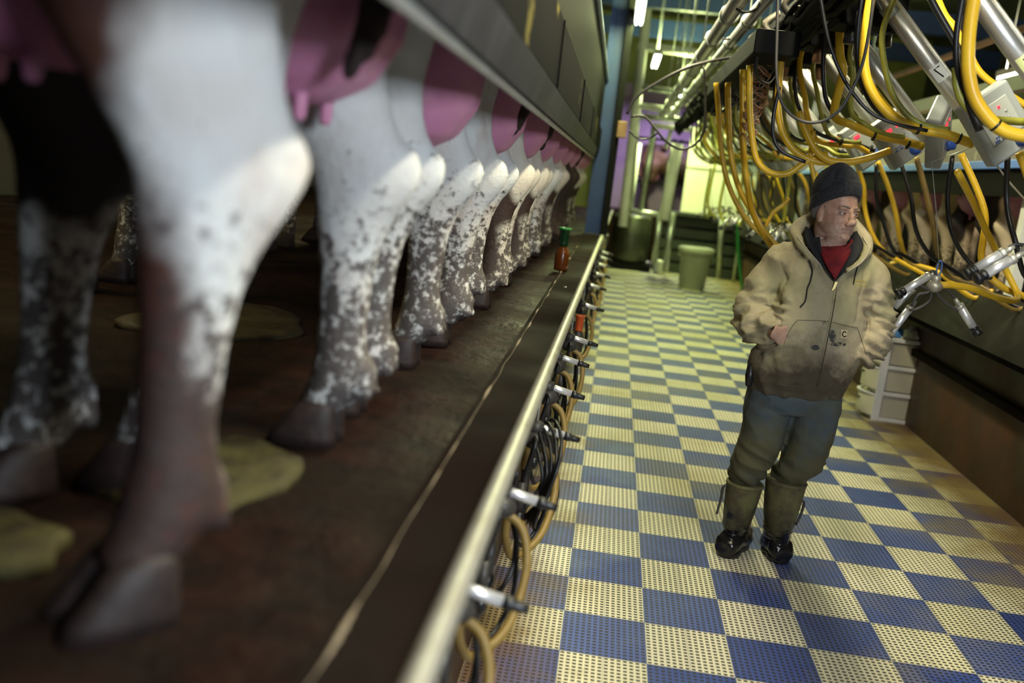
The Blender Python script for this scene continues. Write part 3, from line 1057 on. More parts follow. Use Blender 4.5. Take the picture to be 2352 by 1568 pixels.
bm = bmesh.new()
ball(bm, (0, 0, -.01), .036, .034, .028)
lathe(bm, [(.014, 0), (.020, .004), (.020, .03), (.01, .035)], (0, 0, .005), Z_, 14)
obj('claw', bm, M['steel_dull'], root)
cup(root, r_(2135, 632), r_(2075, 668, Yc - .04))
cup(root, r_(2092, 705, Yc + .05), r_(2045, 765, Yc + .03))
cup(root, r_(2085, 715, Yc - .02), r_(2058, 752, Yc - .05)) if False else None
cup(root, r_(2203, 700), r_(2236, 752))
cup(root, r_(2098, 662, Yc + .10), r_(2052, 706, Yc + .12))
for P in ([(2146, 655), (2150, 635), (2142, 622), (2133, 634)], [(2146, 660), (2130, 672), (2108, 678), (2094, 703)], [(2150, 660), (2172, 662), (2190, 680), (2203, 698)], [(2148, 660), (2140, 668), (2112, 655), (2100, 661)],
          [(2140, 665), (2135, 690), (2110, 708), (2090, 712)], [(2150, 668), (2165, 690), (2185, 704), (2200, 712)]):
    obj('short_tube', TUBE([r_(*q) for q in P], .007, 8), M['rubber2'], root)
obj('milk_hose', TUBE([r_(2155, 655), r_(2185, 655, 4.3), r_(2230, 662, 4.32), r_(2280, 680, 4.4), r_(2325, 690, 4.55), r_(2338, 680, 4.65), r_(2325, 650, 4.7), r_(2300, 600, 4.7), r_(2265, 530, 4.6), r_(2238, 470, 4.4), r_(2200, 395, 4.12)], .0155, 12), M['yellow'], root,
    label='yellow milk hose')
bm = bmesh.new()
q0 = r_(2157, 618)
pp = [q0 + Vector((.010 * math.cos(a), 0, .034 * math.sin(a) + .004)) for a in [j * math.pi / 8 for j in range(16)]]
loft(bm, [ell(pp[j], Y_, (pp[(j + 1) % 16] - pp[j - 1]).normalized().cross(Y_), .0035, .0035, 8) for j in range(16)], closed=True)
obj('clip', bm, M['lightblue'], root, label='blue snap clip')
obj('hanger', TUBE([r_(2157, 634), r_(2156, 652)], .004, 8), M['steel'], root)
obj('retract_cord', TUBE([r_(2157, 610), r_(2150, 480, 4.25), r_(2140, 372, 4.2), Vector((UX, 4.08 + .07, UZ)) - cl], .0022, 6, smooth=False), M['galv'], root)

Yd = 3.45
cl = atY(2375, 575, Yd)
root = empty('milking_cluster', cl, 0, label='milking cluster with two parallel teat cups entering at the right edge', cat='milking cluster', group='hanging clusters on the right side')


def r_(px, py, Y=Yd): return atY(px, py, Y) - cl


bm = bmesh.new()
ball(bm, (0, 0, 0), .045, .04, .035)
obj('claw', bm, M['steel_dull'], root)
cup(root, r_(2308, 578), r_(2240, 618))
cup(root, r_(2330, 592, Yd - .03), r_(2262, 630, Yd - .05))
cup(root, r_(2385, 620, Yd + .05), r_(2370, 690, Yd + .06))
for P in ([(2372, 570), (2345, 562), (2325, 564), (2310, 577)], [(2372, 575), (2350, 572), (2338, 582), (2331, 591)], [(2376, 580), (2392, 590), (2390, 605), (2385, 618)]):
    obj('short_tube', TUBE([r_(*q) for q in P], .007, 8), M['rubber'], root)
obj('retract_cord', TUBE([Vector((0, 0, .04)), Vector((UX + .02, 3.40 + .07, UZ)) - cl], .0022, 6, smooth=False), M['galv'], root)
obj('milk_hose', TUBE([Vector((0, 0, -.02)), Vector((.08, .05, -.08)), Vector((.3, .1, -.02)), Vector((.34, .05, .25)), Vector((UX + .04, 3.40, UZ - .1)) - cl], .0155, 10), M['yellow'], root)

lab2 = ['behind the man\'s right shoulder', 'left of the knit cap', 'among the drooping hoses', 'deeper among the drooping hoses', 'fifth beyond the man', 'farthest down the right side']
for i in range(6):
    Y = 6.9 + i * 1.02
    cl = Vector((1.25 + .05 * math.sin(i * 2.3), Y, 1.42 - .04 * (i % 2)))
    root = empty('milking_cluster', cl, R(i * 47), label='small blurred milking cluster ' + lab2[i], cat='milking cluster', group='hanging clusters on the right side')
    bm = bmesh.new()
    ball(bm, (0, 0, 0), .04, .04, .03)
    obj('claw', bm, M['steel_dull'], root)
    for q in range(4):
        a = R(45 + 90 * q)
        c, s = math.cos(a), math.sin(a)
        cup(root, (c * .09, s * .09, -.02), (c * .15, s * .15, -.12 + .03 * (q % 2)))
        obj('short_tube', TUBE([(c * .03, s * .03, 0), (c * .06, s * .06, .03), (c * .085, s * .085, .01)], .007, 8), M['rubber'], root)
    cr = Matrix.Rotation(-R(i * 47), 3, 'Z') @ (Vector((.95, Y, 2.66)) - cl)
    obj('retract_cord', TUBE([Vector((0, 0, .03)), cr], .0022, 6, smooth=False), M['galv'], root)
    obj('milk_hose', TUBE([(0, 0, -.02), (.10, .0, -.10), (.22, .02, .05), (.2, .02, .5)], .0155, 10), M['yellowgreen'], root)

# long yellow hoses that droop behind the man's shoulder
HL = [([(1645, 190), (1650, 250), (1655, 330), (1672, 420), (1712, 500), (1760, 545), (1800, 575)], 6.1, .0165, 'yellow', 'left-most of three yellow hoses drooping behind the man\'s shoulder'),
      ([(1672, 190), (1673, 260), (1678, 350), (1697, 430), (1735, 500), (1770, 550), (1800, 585)], 5.6, .0165, 'yellow', 'middle of three yellow hoses drooping behind the man\'s shoulder'),
      ([(1706, 160), (1706, 230), (1706, 320), (1714, 410), (1730, 490), (1765, 555), (1810, 600)], 5.2, .0165, 'yellow', 'right-most of three yellow hoses drooping behind the man\'s shoulder'),
      ([(1722, 150), (1722, 250), (1728, 320), (1740, 370), (1770, 397), (1810, 398), (1850, 372), (1900, 352)], 5.0, .0165, 'yellow', 'yellow hose bowed in a low arc left of the knit cap'),
      ([(1868, 300), (1862, 360), (1868, 400), (1880, 440)], 5.0, .012, 'yellow', 'short yellow hose dropping behind the knit cap'),
      ([(1760, 520), (1775, 490), (1800, 470), (1812, 455)], 6.2, .012, 'yellow', 'short yellow hose end below the bowed hose')]
for P, Y, r, m, lab in HL:
    obj('milk_hose', TUBE([atY(a, b, Y) for a, b in P], r, 12), M[m], label=lab, cat='hose', group='loose hoses on the right side')
# two bowed hoses meeting in front of the boxes (photo centre right)
obj('milk_hose', TUBE([atY(a, b, 5.0) for a, b in [(1800, 90), (1790, 180), (1787, 250), (1800, 310), (1830, 350), (1875, 371), (1925, 371)]], .0175, 12), M['yellow'], label='yellow hose curving from above to meet another over the knit cap', cat='hose',
    group='loose hoses on the right side')
obj('milk_hose', TUBE([atY(a, b, 4.95) for a, b in [(1835, 255), (1850, 300), (1870, 340), (1900, 366), (1945, 372), (1995, 363), (2045, 345)]], .0175, 12), M['yellow'], label='yellow hose sweeping right over the knit cap to a control box', cat='hose',
    group='loose hoses on the right side')

# thin cables
CB = [([(1787, -40), (1785, 60), (1783, 160), (1792, 225), (1815, 262), (1850, 280), (1888, 278), (1925, 256), (1952, 215), (1980, 150), (1998, 60), (2010, -40)], 3.9, .0065, 'rubber2', 'brown cord looping down from the ceiling above the man\'s cap'),
      ([(1880, -40), (1892, 40), (1908, 110), (1935, 175), (1965, 222), (2005, 262), (2060, 285), (2130, 300)], 4.0, .0075, 'rubber', 'black cable slanting down to the right over the cap'),
      ([(1790, 200), (1776, 270), (1778, 320), (1800, 350), (1850, 372)], 4.3, .0085, 'rubber', 'black cable hanging beside the bowed yellow hose'),
      ([(1440, 262), (1460, 225), (1510, 190), (1580, 155), (1660, 135), (1740, 128), (1800, 100), (1850, 40)], 6.5, .010, 'rubber2', 'brown hose slung from the left column to the overhead beam'),
      ([(1450, 268), (1480, 268), (1505, 295), (1530, 325), (1565, 343), (1598, 330), (1616, 300), (1620, 230), (1616, 150)], 6.5, .008, 'rubber2', 'brown hose hanging in a deep loop from the left column'),
      ([(1445, 300), (1465, 318), (1490, 318), (1512, 305)], 6.5, .006, 'rubber', 'small dark cable loop by the left column'),
      ([(1690, 20), (1710, 28), (1735, 22), (1745, 5)], 5.6, .008, 'rubber', 'black cable sagging between the overhead pipes'),
      ([(1645, 75), (1665, 90), (1690, 85)], 7.0, .008, 'rubber', 'dark cable sagging under the overhead pipes'),
      ([(1990, 60), (2010, 78), (2045, 76), (2085, 60)], 4.2, .007, 'rubber', 'black cable sagging beside the tube of unit 7'),
      ([(2290, 380), (2320, 420), (2365, 470)], 4.2, .004, 'whitepaint', 'thin white cord running down from the control box of unit 7'),
      ([(2225, -60), (2232, 60), (2222, 150), (2225, 230), (2250, 300)], 3.55, .015, 'rubber', 'black tube behind the nearest yellow hose'),
      ([(2130, -60), (2165, 30), (2195, 70), (2210, 120)], 4.2, .018, 'yellow', 'yellow hose slanting in from the top above unit 7'),
      ([(2110, -60), (2150, 20), (2190, 90), (2208, 130)], 4.1, .014, 'rubber', 'black hose slanting in beside the yellow one above unit 7'),
      ([(2195, 155), (2198, 200), (2215, 240), (2250, 265), (2290, 275), (2352, 280)], 3.8, .015, 'yellowgreen', 'olive hose curving into the control box of unit 7'),
      ([(2220, 110), (2250, 165), (2300, 205), (2360, 245)], 4.6, .016, 'yellow', 'yellow hose passing behind the tube of unit 6'),
      ([(1960, -30), (1970, 60), (1982, 130), (1998, 190), (2040, 250), (2070, 275)], 4.9, .017, 'yellow', 'yellow hose behind the black cable, left of unit 7')]
for P, Y, r, m, lab in CB:
    obj('cable' if m.startswith('rub') else 'hose', TUBE([atY(a, b, Y) for a, b in P], r, 10), M[m], label=lab, cat='cable' if m.startswith('rub') else 'hose')

# wire coil hung from the beam
c0, c1 = atY(1752, 120, 5.2), atY(1722, 292, 5.2)
root = empty('wire_coil', c0, 0, label='bundle of tangled wire coils hanging from the overhead beam', cat='wire coil')
for k in range(7):
    f = k / 6
    cc = (c1 - c0) * (f * .92)
    bm = bmesh.new()
    pts = [cc + Vector((.055 * math.cos(a + k) * (1 - .2 * f), .04 * math.sin(a * 1.0), .02 * math.sin(a * 2 + k) - .0045 * j)) for j, a in enumerate([q * .52 for q in range(30)])]
    tube(bm, pts, .005, 6, 2)
    obj('wire', bm, M['rust'], root)

# overhead beam, cable bundle and milk pipes
zb = 2.70
obj('overhead_beam', BX((.88, 1.6, zb - .06), (1.01, 15.2, zb + .06)), M['black'], label='black overhead beam running the length of the pit', cat='beam')
cb = empty('cable_bundle', (.8, 8, 2.6), 0, label='thick bundle of dark cables sagging along the overhead beam', cat='cable bundle')
for i in range(13):
    pts = []
    for j in range(46):
        y = 2.6 + j * .28
        pts.append(Vector((.765 + .09 * (i / 13) + .012 * noise.noise(Vector((i, j * .5, 0))), y, 2.60 - .006 * i - .11 * abs(math.sin(y * 1.9 + i)) + .05 * noise.noise(Vector((i, j * .6, 4))))))
    o = obj('cable', TUBE(pts, .012 + .006 * (i % 3), 7, 2), M['black'])
    reparent(o, cb)
for X, r, lab in ((.55, .050, 'large steel milk pipe overhead with clamp rings, left of the pair'), (.69, .037, 'slimmer steel pipe overhead, right of the pair')):
    root = empty('overhead_pipe', (X, 8, 2.7), 0, label=lab, cat='pipe')
    reparent(obj('pipe', TUBE([(X, 2.0, 2.7), (X, 15.4, 2.7)], r, 18), M['steel']), root)
    for j in range(13):
        bm = bmesh.new()
        lathe(bm, [(r, -.03), (r + .012, -.028), (r + .012, .028), (r, .03)], (X, 2.6 + j * 1.0 + X, 2.7), Y_, 18)
        reparent(obj('clamp_ring', bm, M['galv']), root)
        if j % 2: reparent(obj('hanger_rod', TUBE([(X, 2.6 + j + X, 2.7 + r), (X, 2.6 + j + X, 5.3)], .006, 6), M['galv']), root)
root = empty('hose_tray', (.68, 6.0, 2.36), 0, label='dark hose tray slung below the overhead beam, yellow hoses dropping from it', cat='tray')
o = obj('tray', BX((.57, 4.8, 2.30), (.79, 7.3, 2.42)), M['black'], smooth=False, bevel=.01)
reparent(o, root)
for y in (5.0, 6.1, 7.1):
    reparent(obj('hanger_rod', TUBE([(.74, y, 2.42), (.80, y, 2.6), (.90, y, 2.66)], .007, 6), M['black']), root)
for q in range(9):
    y = 4.9 + q * .28
    reparent(obj('loose_tube', TUBE([(.60 + .02 * (q % 5), y, 2.32), (.62, y + .05, 2.22 - .02 * (q % 3)), (.70, y + .16, 2.20), (.76, y + .24, 2.32)], .010, 7), M['rubber']), root)
# pulsator boxes and brackets hung along the beam, a clutter of fittings
for i in range(9):
    y = 3.74 + .68 * (i * 1 + 1)
    root = empty('pulsator', (1.0, y, 2.52), 0, label='rust-brown pulsator fitting on the overhead beam, %s from the camera' % ['first', 'second', 'third', 'fourth', 'fifth', 'sixth', 'seventh', 'eighth', 'ninth'][i], cat='pulsator',
                 group='pulsators along the overhead beam')
    obj('body', BX((-.15, -.12, -.13), (.13, .12, .07)), M['rust'] if i % 4 == 3 else M['black'], root, smooth=False, bevel=.01)
    for q in (-1, 1):
        bm = bmesh.new()
        lathe(bm, [(.03, 0), (.034, .01), (.03, .06), (.02, .07)], (.07 * q, -.04, -.20), Z_, 14)
        obj('bowl', bm, M['rust'] if (i + q) % 3 == 0 else M['rubber'], root)
    obj('pipe_stub', TUBE([(-.02, 0, .06), (-.02, 0, .14), (-.05, 0, .16)], .014, 8), M['galv'], root)

# blue rail, right shield and beams behind the units
root = empty('rail_shield', (2.72, 8, 1.85), 0, label='dark rump shield under a blue rail on the right side', cat='shield')
reparent(obj('blue_rail', BX((2.58, 3.0, 1.985), (2.64, 15.5, 2.045)), M['lightblue'], smooth=False, bevel=.006, label='blue top rail'), root)
reparent(obj('shield_plate', BX((2.62, 3.0, 1.80), (2.632, 15.5, 1.99)), M['shield_dk'], smooth=False), root)
reparent(obj('back_plate', BX((2.645, 3.0, 2.03), (2.655, 15.5, 2.40)), plate_mat('tan_reflective_plate', (.34, .28, .24), (.55, .55, .42), .3, .5, False), smooth=False, label='tan reflective upper plate'), root)
p = atX(2352, 190, 3.0)
obj('side_beam', BX((2.95, 3.0, p.z - .06), (3.05, 15.5, p.z + .06)), M['darksteel'], label='dark side beam above the right shield', cat='beam', smooth=False)
p = atX(2352, 65, 3.2)
obj('side_rail', TUBE([(3.2, 3.0, p.z), (3.2, 15.5, p.z)], .035, 8), M['rust'], label='rusty brown rail high on the right side', cat='rail')
# translucent wall sheets catching the light
t = NT('algae_stained_sheet')
cc = t.mix(t.ramp(t.noise(2.5, 5, .65), [(.4, 0), (.62, 1)]), (.46, .50, .40), (.13, .20, .05))
gl = t.out(t.mix(t.ramp(t.noise(6, 4), [(.5, 0), (.7, .6)]), cc, (.07, .08, .05)), .25)
for i in range(5):
    obj('wall_sheet', BX((4.9, 5.0 + i * 3.1, 2.2), (4.93, 7.9 + i * 3.1, 3.3)), gl, smooth=False, label='green-stained pale wall sheet on the right, %s from the camera' % ['first', 'second', 'third', 'fourth', 'fifth'][i],
        cat='wall sheet', group='pale wall sheets behind the right deck')
for i, (y, x) in enumerate(((6.61, 2.74), (11.5, 2.74), (14.45, 2.74))):
    obj('upright_post', BX((x - .04, y - .04, DZ), (x + .04, y + .04, 5.3)), M['whitepaint'] if i == 0 else M['galv'], smooth=False, label=['white upright post behind unit 7', 'pale upright post midway along the right deck', 'pale upright post at the far right deck'][i], cat='post')
obj('brace', TUBE([(2.76, 6.61, 2.8), (3.6, 6.61, 3.7)], .03, 8), M['whitepaint'], label='white diagonal brace at the top of the white post', cat='brace')
# ------------------------------------------------------------------ far end of the pit
# ceiling beams and light fittings
for i, y in enumerate((9.0, 12.0, 15.1, 18.0)):
    obj('ceiling_beam', BX((-4.6, y - .09, 4.25), (6.4, y + .09, 4.55)), M['bluepaint'], smooth=False, label='dark blue ceiling beam, %s from the camera' % ['first', 'second', 'third', 'fourth'][i], cat='beam', group='blue ceiling beams')
ln = ['right over the near pit', 'added unseen in front of the man to light him', 'over the pit beyond the man', 'added unseen on the left beyond the man to brighten the right cows', 'by the blue column, top centre', 'glaring at the upper right above the hoses', 'left one beyond the column', 'right one near the far frame', 'at the far end', 'over the cows at the left, far', 'over the cows at the left, near', 'over the right deck, near', 'over the right deck, far']
for i, (x, y, p_, c_) in enumerate(FIX):
    root = empty('ceiling_light', (x, y, 3.22), 0, label='fluorescent batten light ' + ln[i], cat='light', group='fluorescent lights')
    obj('housing', BX((-.05, -.65, .03), (.05, .65, .10)), M['whitepaint'], root, smooth=False, bevel=.005)
    for q in (-1, 1):
        obj('light_tube', TUBE([(.025 * q, -.62, .012), (.025 * q, .62, .012)], .013, 10), M['tubelight'], root)
        obj('chain', TUBE([(0, .5 * q, .10), (0, .5 * q, 2.08)], .004, 6), M['galv'], root)

# blue column on the left with dark flanges
cx, cy = -.14, 10.2
root = empty('steel_column', (cx, cy, DZ), 0, label='blue painted steel column rising at the edge of the left deck', cat='column')
obj('web', BX((-.11, -.05, .0), (.02, .0, 4.3)), M['bluepaint'], root, smooth=False, label='blue web')
obj('flange', BX((.02, -.16, .0), (.09, .06, 4.3)), M['black'], root, smooth=False, label='dark flange')
obj('flange', BX((-.15, -.10, .0), (-.11, .06, 4.3)), M['bluepaint'], root, smooth=False)
obj('base_plate', BX((-.17, -.18, .0), (.11, .1, .02)), M['darksteel'], root, smooth=False)
obj('junction_box', BX((.06, -.22, 1.05), (.16, -.12, 1.22)), M['rust'], root, smooth=False, bevel=.01)

Yf = 16.6


def bar(name, a, b, r, m, lab, cat='pipe', Y=Yf, group=None, sq=False):
    A, B = atY(a[0], a[1], Y), atY(b[0], b[1], Y)
    return obj(name, TUBE([A, B], r, 4 if sq else 10, smooth=False), M[m], label=lab, cat=cat, group=group)


# entry gate frame: one welded thing
fr = empty('gate_frame', (.7, Yf, 0), 0, label='tall pale galvanised gate frame across the far end of the pit', cat='frame')


def fbar(a, b, r, m='galv', name='rail', Y=Yf, lab=None):
    o = obj(name, TUBE([atY(a[0], a[1], Y), atY(b[0], b[1], Y)], r, 10, smooth=False), M[m])
    if lab: o['label'] = lab
    return reparent(o, fr)


fbar((1465, 105), (1692, 134), .075, 'whitepaint')
fbar((1468, 200), (1600, 216), .05)
fbar((1463, 242), (1560, 256), .055, 'lightblue' if False else 'whitepaint')
fbar((1460, 266), (1570, 276), .05)
fbar((1500, 288), (1590, 298), .045, 'whitepaint')
fbar((1492, -30), (1430, 520), .085, 'whitepaint', 'upright')
fbar((1481, 60), (1446, 480), .05, 'galv', 'upright')
fbar((1502, 290), (1472, 482), .045, 'galv', 'upright')
fbar((1545, 290), (1528, 340), .035, 'galv', 'upright')
fbar((1556, 330), (1524, 505), .10, 'whitepaint', 'upright', lab='thick white upright')
fbar((1422, 480), (1540, 497), .045)
fbar((1517, 488), (1502, 605), .055, 'galv', 'upright')
fbar((1546, 488), (1527, 622), .06, 'galv', 'upright')
for o in [c for c in fr.children]: pass
obj('post', TUBE([atY(1659, 498, 17.4), atZ(1650, 640, 0)], .055, 10, smooth=False), M['galv'], label='pale steel post right of the bin', cat='post')
obj('post', TUBE([atZ(1684, 648, 0) + Vector((0, 0, 1.0)), atZ(1684, 648, 0)], .035, 10, smooth=False), M['galv'], label='thin pale post hidden between bin and man', cat='post')
obj('garden_hose', TUBE([atY(a, b, 14.6) for a, b in [(1694, 515), (1694, 560), (1698, 610), (1706, 668), (1716, 688)]], .022, 10), M['greenpl'], label='green garden hose hanging behind the man\'s right arm', cat='hose')

# steps / dark stack behind the bin
t = plain('dark_green_steps', (.035, .045, .03), .5, dirt=(.02, .02, .015), amt=.6)
root = empty('steps', (1.6, 18.2, 0), 0, label='dark steps climbing behind the bin to the white door', cat='steps')
for i in range(5):
    obj('tread', BX((-.75, -.45 + i * .12, i * .22), (.95, .28, .22 + i * .22 - .05)), t, root, smooth=False)
obj('landing', BX((-.78, -.35, 1.08), (1.2, .28, 1.14)), t, root, smooth=False)
# white door / board, lit
wb = plain('white_sheet', (.80, .80, .66), .5, dirt=(.5, .5, .3), amt=.4, scale=1.5)
a, b = atY(1562, 492, 18.5), atY(1672, 300, 18.5)
root = empty('white_board', (a.x, 18.5, a.z), 0, label='large white board standing at the top of the dark steps', cat='board')
obj('panel', BX((0, 0, 0), (1.35, .05, b.z - a.z)), wb, root, smooth=False, bevel=.01)
obj('ledge', BX((0, -.04, .92), (1.35, 0, .98)), wb, root, smooth=False)

# purple curtain behind the gate with holding-pen cows as dark shapes
t = NT('purple_wall')
pc = t.mix(t.ramp(t.noise(1.2, 3), [(.4, 0), (.7, 1)]), (.36, .25, .46), (.26, .16, .34))
pw = t.out(pc, .6)
a, b = atY(1455, 480, 21.0), atY(1592, 205, 21.0)
obj('purple_partition', BX((-.35, 21.0, .9), (1.75, 21.06, b.z)), pw, smooth=False, label='purple partition behind the gate frame', cat='partition')
lamp('pen_light', (.8, 19.6, 3.3), 1.2, .3, 50, (.80, .62, 1.0))
# yard gate: black frame with a cow head behind it
root = empty('yard_gate', (.75, 19.6, 1.0), 0, label='black barred yard gate in front of the purple partition', cat='gate')
for x in (-.55, -.12, .28, .42, .72): obj('upright_bar', BX((x - .02, -.02, 0), (x + .02, .02, 1.55)), M['black'], root, smooth=False)
for z in (.02, .62, 1.5): obj('cross_bar', BX((-.6, -.02, z - .025), (.75, .02, z + .025)), M['black'], root, smooth=False)
obj('deck', BX((-.305, 19.2, .0), (2.62, 22, DZ)), M['deck'], smooth=False, kind='structure')


# two cows waiting beyond the gate
make_cow((.6, 20.45, DZ), R(176), 3, (.0, -.04, .27), 'dark cow waiting behind the black yard gate', 'cows waiting in the yard', 1.3, 0)

# receiver tank
root = empty('receiver_tank', (.37, 17.6, 0), 0, label='dark stainless cylindrical tank at the far left end of the pit', cat='tank')
bm = bmesh.new()
lathe(bm, [(.05, .12), (.33, .13), (.36, .20), (.36, .95), (.33, 1.0), (.06, 1.02)], (0, 0, 0), Z_, 32)
obj('vessel', bm, plain('grimy_tank_steel', (.07, .075, .055), .35, .6, dirt=(.16, .16, .11), amt=.6, scale=3), root)
for q in range(3):
    a_ = R(90 + 120 * q)
    obj('leg', TUBE([(.28 * math.cos(a_), .28 * math.sin(a_), 0), (.28 * math.cos(a_), .28 * math.sin(a_), .2)], .03, 8), M['darksteel'], root)
for q, (dx, h) in enumerate(((-.2, 2.0), (-.08, 2.3), (.12, 1.7))):
    obj('inlet_pipe', TUBE([(dx, -.05, .95), (dx, -.05, h)], .045, 10), M['whitepaint'] if q != 2 else M['galv'], root)
bm = bmesh.new()
box(bm, (-.42, -.38, .0), (.42, .38, .12))
obj('plinth', bm, M['black'], root, smooth=False)
# white buckets and pipes on the floor by the steps
root = empty('bucket', atZ(1512, 628, 0), 0, label='white bucket on the floor between the far posts', cat='bucket')
bm = bmesh.new()
lathe(bm, [(.08, 0), (.10, .005), (.12, .22), (.128, .225), (.128, .24), (.11, .24), (.09, .02)], (0, 0, 0), Z_, 24)
obj('pail', bm, M['whitepaint'], root)
obj('floor_pipe', TUBE([atZ(1475, 603, .06), atZ(1500, 605, .06)], .04, 10), M['whitepaint'], label='short white pipe lying before the tank', cat='pipe')
obj('floor_pipe', TUBE([atZ(1535, 612, .08), atZ(1562, 616, .08)], .06, 10), M['whitepaint'], label='white pipe end beside the bin', cat='pipe')

# bin
binm = plain('grey_green_bin_plastic', (.34, .37, .26), .5, dirt=(.22, .23, .15), amt=.5, scale=4)
c = atZ(1592, 664, 0)
root = empty('trash_bin', (1.40, 15.35, 0), R(4), label='tall grey-green plastic bin with a rim at the far end', cat='bin')
bm = bmesh.new()
loft(bm, [ell((0, 0, z), X_, Y_, rx, rx, 32, 2.6) for z, rx in ((0, .19), (.01, .205), (.56, .245), (.565, .25), (.60, .26), (.66, .27), (.67, .27), (.68, .255), (.66, .24), (.1, .19), (.09, .05))])
obj('tub', bm, binm, root)
bm = bmesh.new()
loft(bm, [ell((0, 0, z), X_, Y_, rx, rx, 32, 2.6) for z, rx in ((.575, .252), (.58, .285), (.665, .292), (.672, .27))])
obj('rim', bm, binm, root)
for q in (-1, 1):
    obj('handle', BX((.25 * q - .03, -.06, .52), (.25 * q + .03, .06, .585)), binm, root, smooth=False, bevel=.008)

# drawer unit with rags
dr = empty('drawer_tower', (2.22, 7.50, 0), R(-3), label='white plastic three-drawer tower by the right pit wall', cat='drawer tower')
pl_w = plain('white_plastic', (.72, .70, .74), .35, dirt=(.5, .48, .45), amt=.3)
pl_t = NT('translucent_drawer_plastic').out((.50, .46, .38), .35)
pl_c = NT('cream_drawer_plastic').out((.70, .67, .50), .35)
W, Dp, Hh = .46, .34, .66


def P(x, y): return (x, y)


# side frame faces the camera (-y); bowed drawer fronts face -x
for z0, z1 in ((0, .03), (.205, .235), (.415, .445), (.63, .66)):
    obj('shelf', BX((-.02, -.17, z0), (W, .17, z1)), pl_w, dr, smooth=False, bevel=.004)
for x in (0.0, W - .045):
    for y in (-.172, .135):
        obj('upright', BX((x - .02, y, 0), (x + .04, y + .037, Hh)), pl_w, dr, smooth=False, bevel=.004)
for i in range(3):
    z0, z1 = .035 + i * .21, .20 + i * .21
    d = empty('drawer', (0, 0, 0))
    d.parent = dr
    obj('bin_body', BX((.0, -.155, z0), (W - .02, .155, z1)), pl_t, d, smooth=False)
    bm = bmesh.new()
    rings = []
    for z in (z0, z0 + .008, z1 - .02, z1):
        o_ = .0 if z in (z0 + .008, z1 - .02) else -.006
        rings.append([Vector((-.02 - (.085 + o_) * (1 - (q / 8) ** 2), q / 8 * .165, z)) for q in range(-8, 9)] + [Vector((-.015, .165, z)), Vector((-.015, -.165, z))])
    loft(bm, rings)
    obj('drawer_front', bm, pl_c, d)
    bm = bmesh.new()
    loft(bm, [[Vector((-.02 - r_ * (1 - (q / 8) ** 2), q / 8 * .17, z)) for q in range(-8, 9)] for z, r_ in ((z1 - .004, .098), (z1 + .012, .104), (z1 + .012, .06), (z1 - .004, .06))], cap=False, closed=True)
    obj('drawer_lip', bm, pl_w, d)
    obj('drawer_handle', BX((-.118, -.05, z1 - .055), (-.10, .05, z1 - .045)), M['rubber2'], d, smooth=False)
bm = bmesh.new()
lathe(bm, [(.006, 0), (.012, .01), (.012, .07), (.02, .09), (.012, .11)], (W + .12, -.19, .50), (-1, 0, -.05), 10)
obj('clip', bm, M['black'], dr, label='black clip on the side frame')


def rag(loc, sx, sy, h, m, lab, seed):
    bm = bmesh.new()
    n = 18
    g = []
    for i in range(n):
        row = []
        for j in range(n):
            u, v = i / (n - 1) * 2 - 1, j / (n - 1) * 2 - 1
            z = h * (1 - .8 * min(1, (u * u + v * v))) * (.6 + .9 * abs(noise.noise(Vector((u * 2.5 + seed, v * 2.5, seed))))) + .004
            z *= 1 if max(abs(u), abs(v)) < .98 else .2
            row.append(bm.verts.new((u * sx * (1 + .25 * noise.noise(Vector((v * 3, seed, 1)))), v * sy * (1 + .25 * noise.noise(Vector((u * 3, seed, 5)))), z)))
        g.append(row)
    for i in range(n - 1):
        for j in range(n - 1): bm.faces.new((g[i][j], g[i + 1][j], g[i + 1][j + 1], g[i][j + 1]))
    o = obj('rag', bm, m, label=lab, cat='cloth')
    o.location = loc
    s = o.modifiers.new('s', 'SOLIDIFY')
    s.thickness = .004
    s.offset = 1
    return o


blue_c = NT('blue_cloth').out((.05, .17, .46), .8)
whit_c = NT('white_cloth').out((.62, .62, .58), .8)
orng_c = NT('orange_cloth').out((.62, .13, .05), .8)
rag((2.27, 7.52, .661), .13, .14, .10, blue_c, 'crumpled blue cloth on top of the drawer tower', 1.0)
rag((2.42, 7.46, .663), .10, .10, .09, whit_c, 'crumpled white cloth on the drawer tower beside the blue one', 4.0)
rag((2.52, 7.44, .664), .05, .08, .085, orng_c, 'small orange cloth on the drawer tower', 7.0)
rag((2.18, 7.50, .662), .09, .09, .06, blue_c, 'second blue cloth hanging toward the drawer fronts', 9.0)
# ------------------------------------------------------------------ the man
from mathutils.bvhtree import BVHTree
YM = 4.10
man = empty('person', (.83, YM, 0), 0, label='person in dark knit cap, worn tan hooded jacket and muddy boots, hands in pockets', cat='person')


def C(px, py, dy=0.0):
    return atY(px, py, YM + dy)


def K(w): return w / F_PX * YM * 1.0


def put(name, me_or_bm, m, par=man, **k):
    if isinstance(me_or_bm, bmesh.types.BMesh): o = obj(name, me_or_bm, m, None, **k)
    else: o = obj_me(name, me_or_bm, m, None, **k)
    o.parent = par
    o.matrix_parent_inverse = Matrix.Translation(man.location).inverted() if par is man else Matrix.Identity(4)
    return o


def rloft(bm, S, yaw=0.0, n=32, p=2.0):
    """(px centre, py centre, half width px, half depth m, dY[, tilt])"""
    rings = []
    for s in S:
        c = C(s[0], s[1], s[4])
        a = yaw if len(s) < 6 else s[5]
        ax = Vector((math.cos(a), math.sin(a), 0))
        ay = Vector((-math.sin(a), math.cos(a), 0))
        rings.append(ell(c, ax, ay, K(s[2]), s[3], n, p))
    loft(bm, rings)


def limb(bm, pts, rr, n=20, k=6):
    tube(bm, [C(*p) for p in pts], rr, n, k)


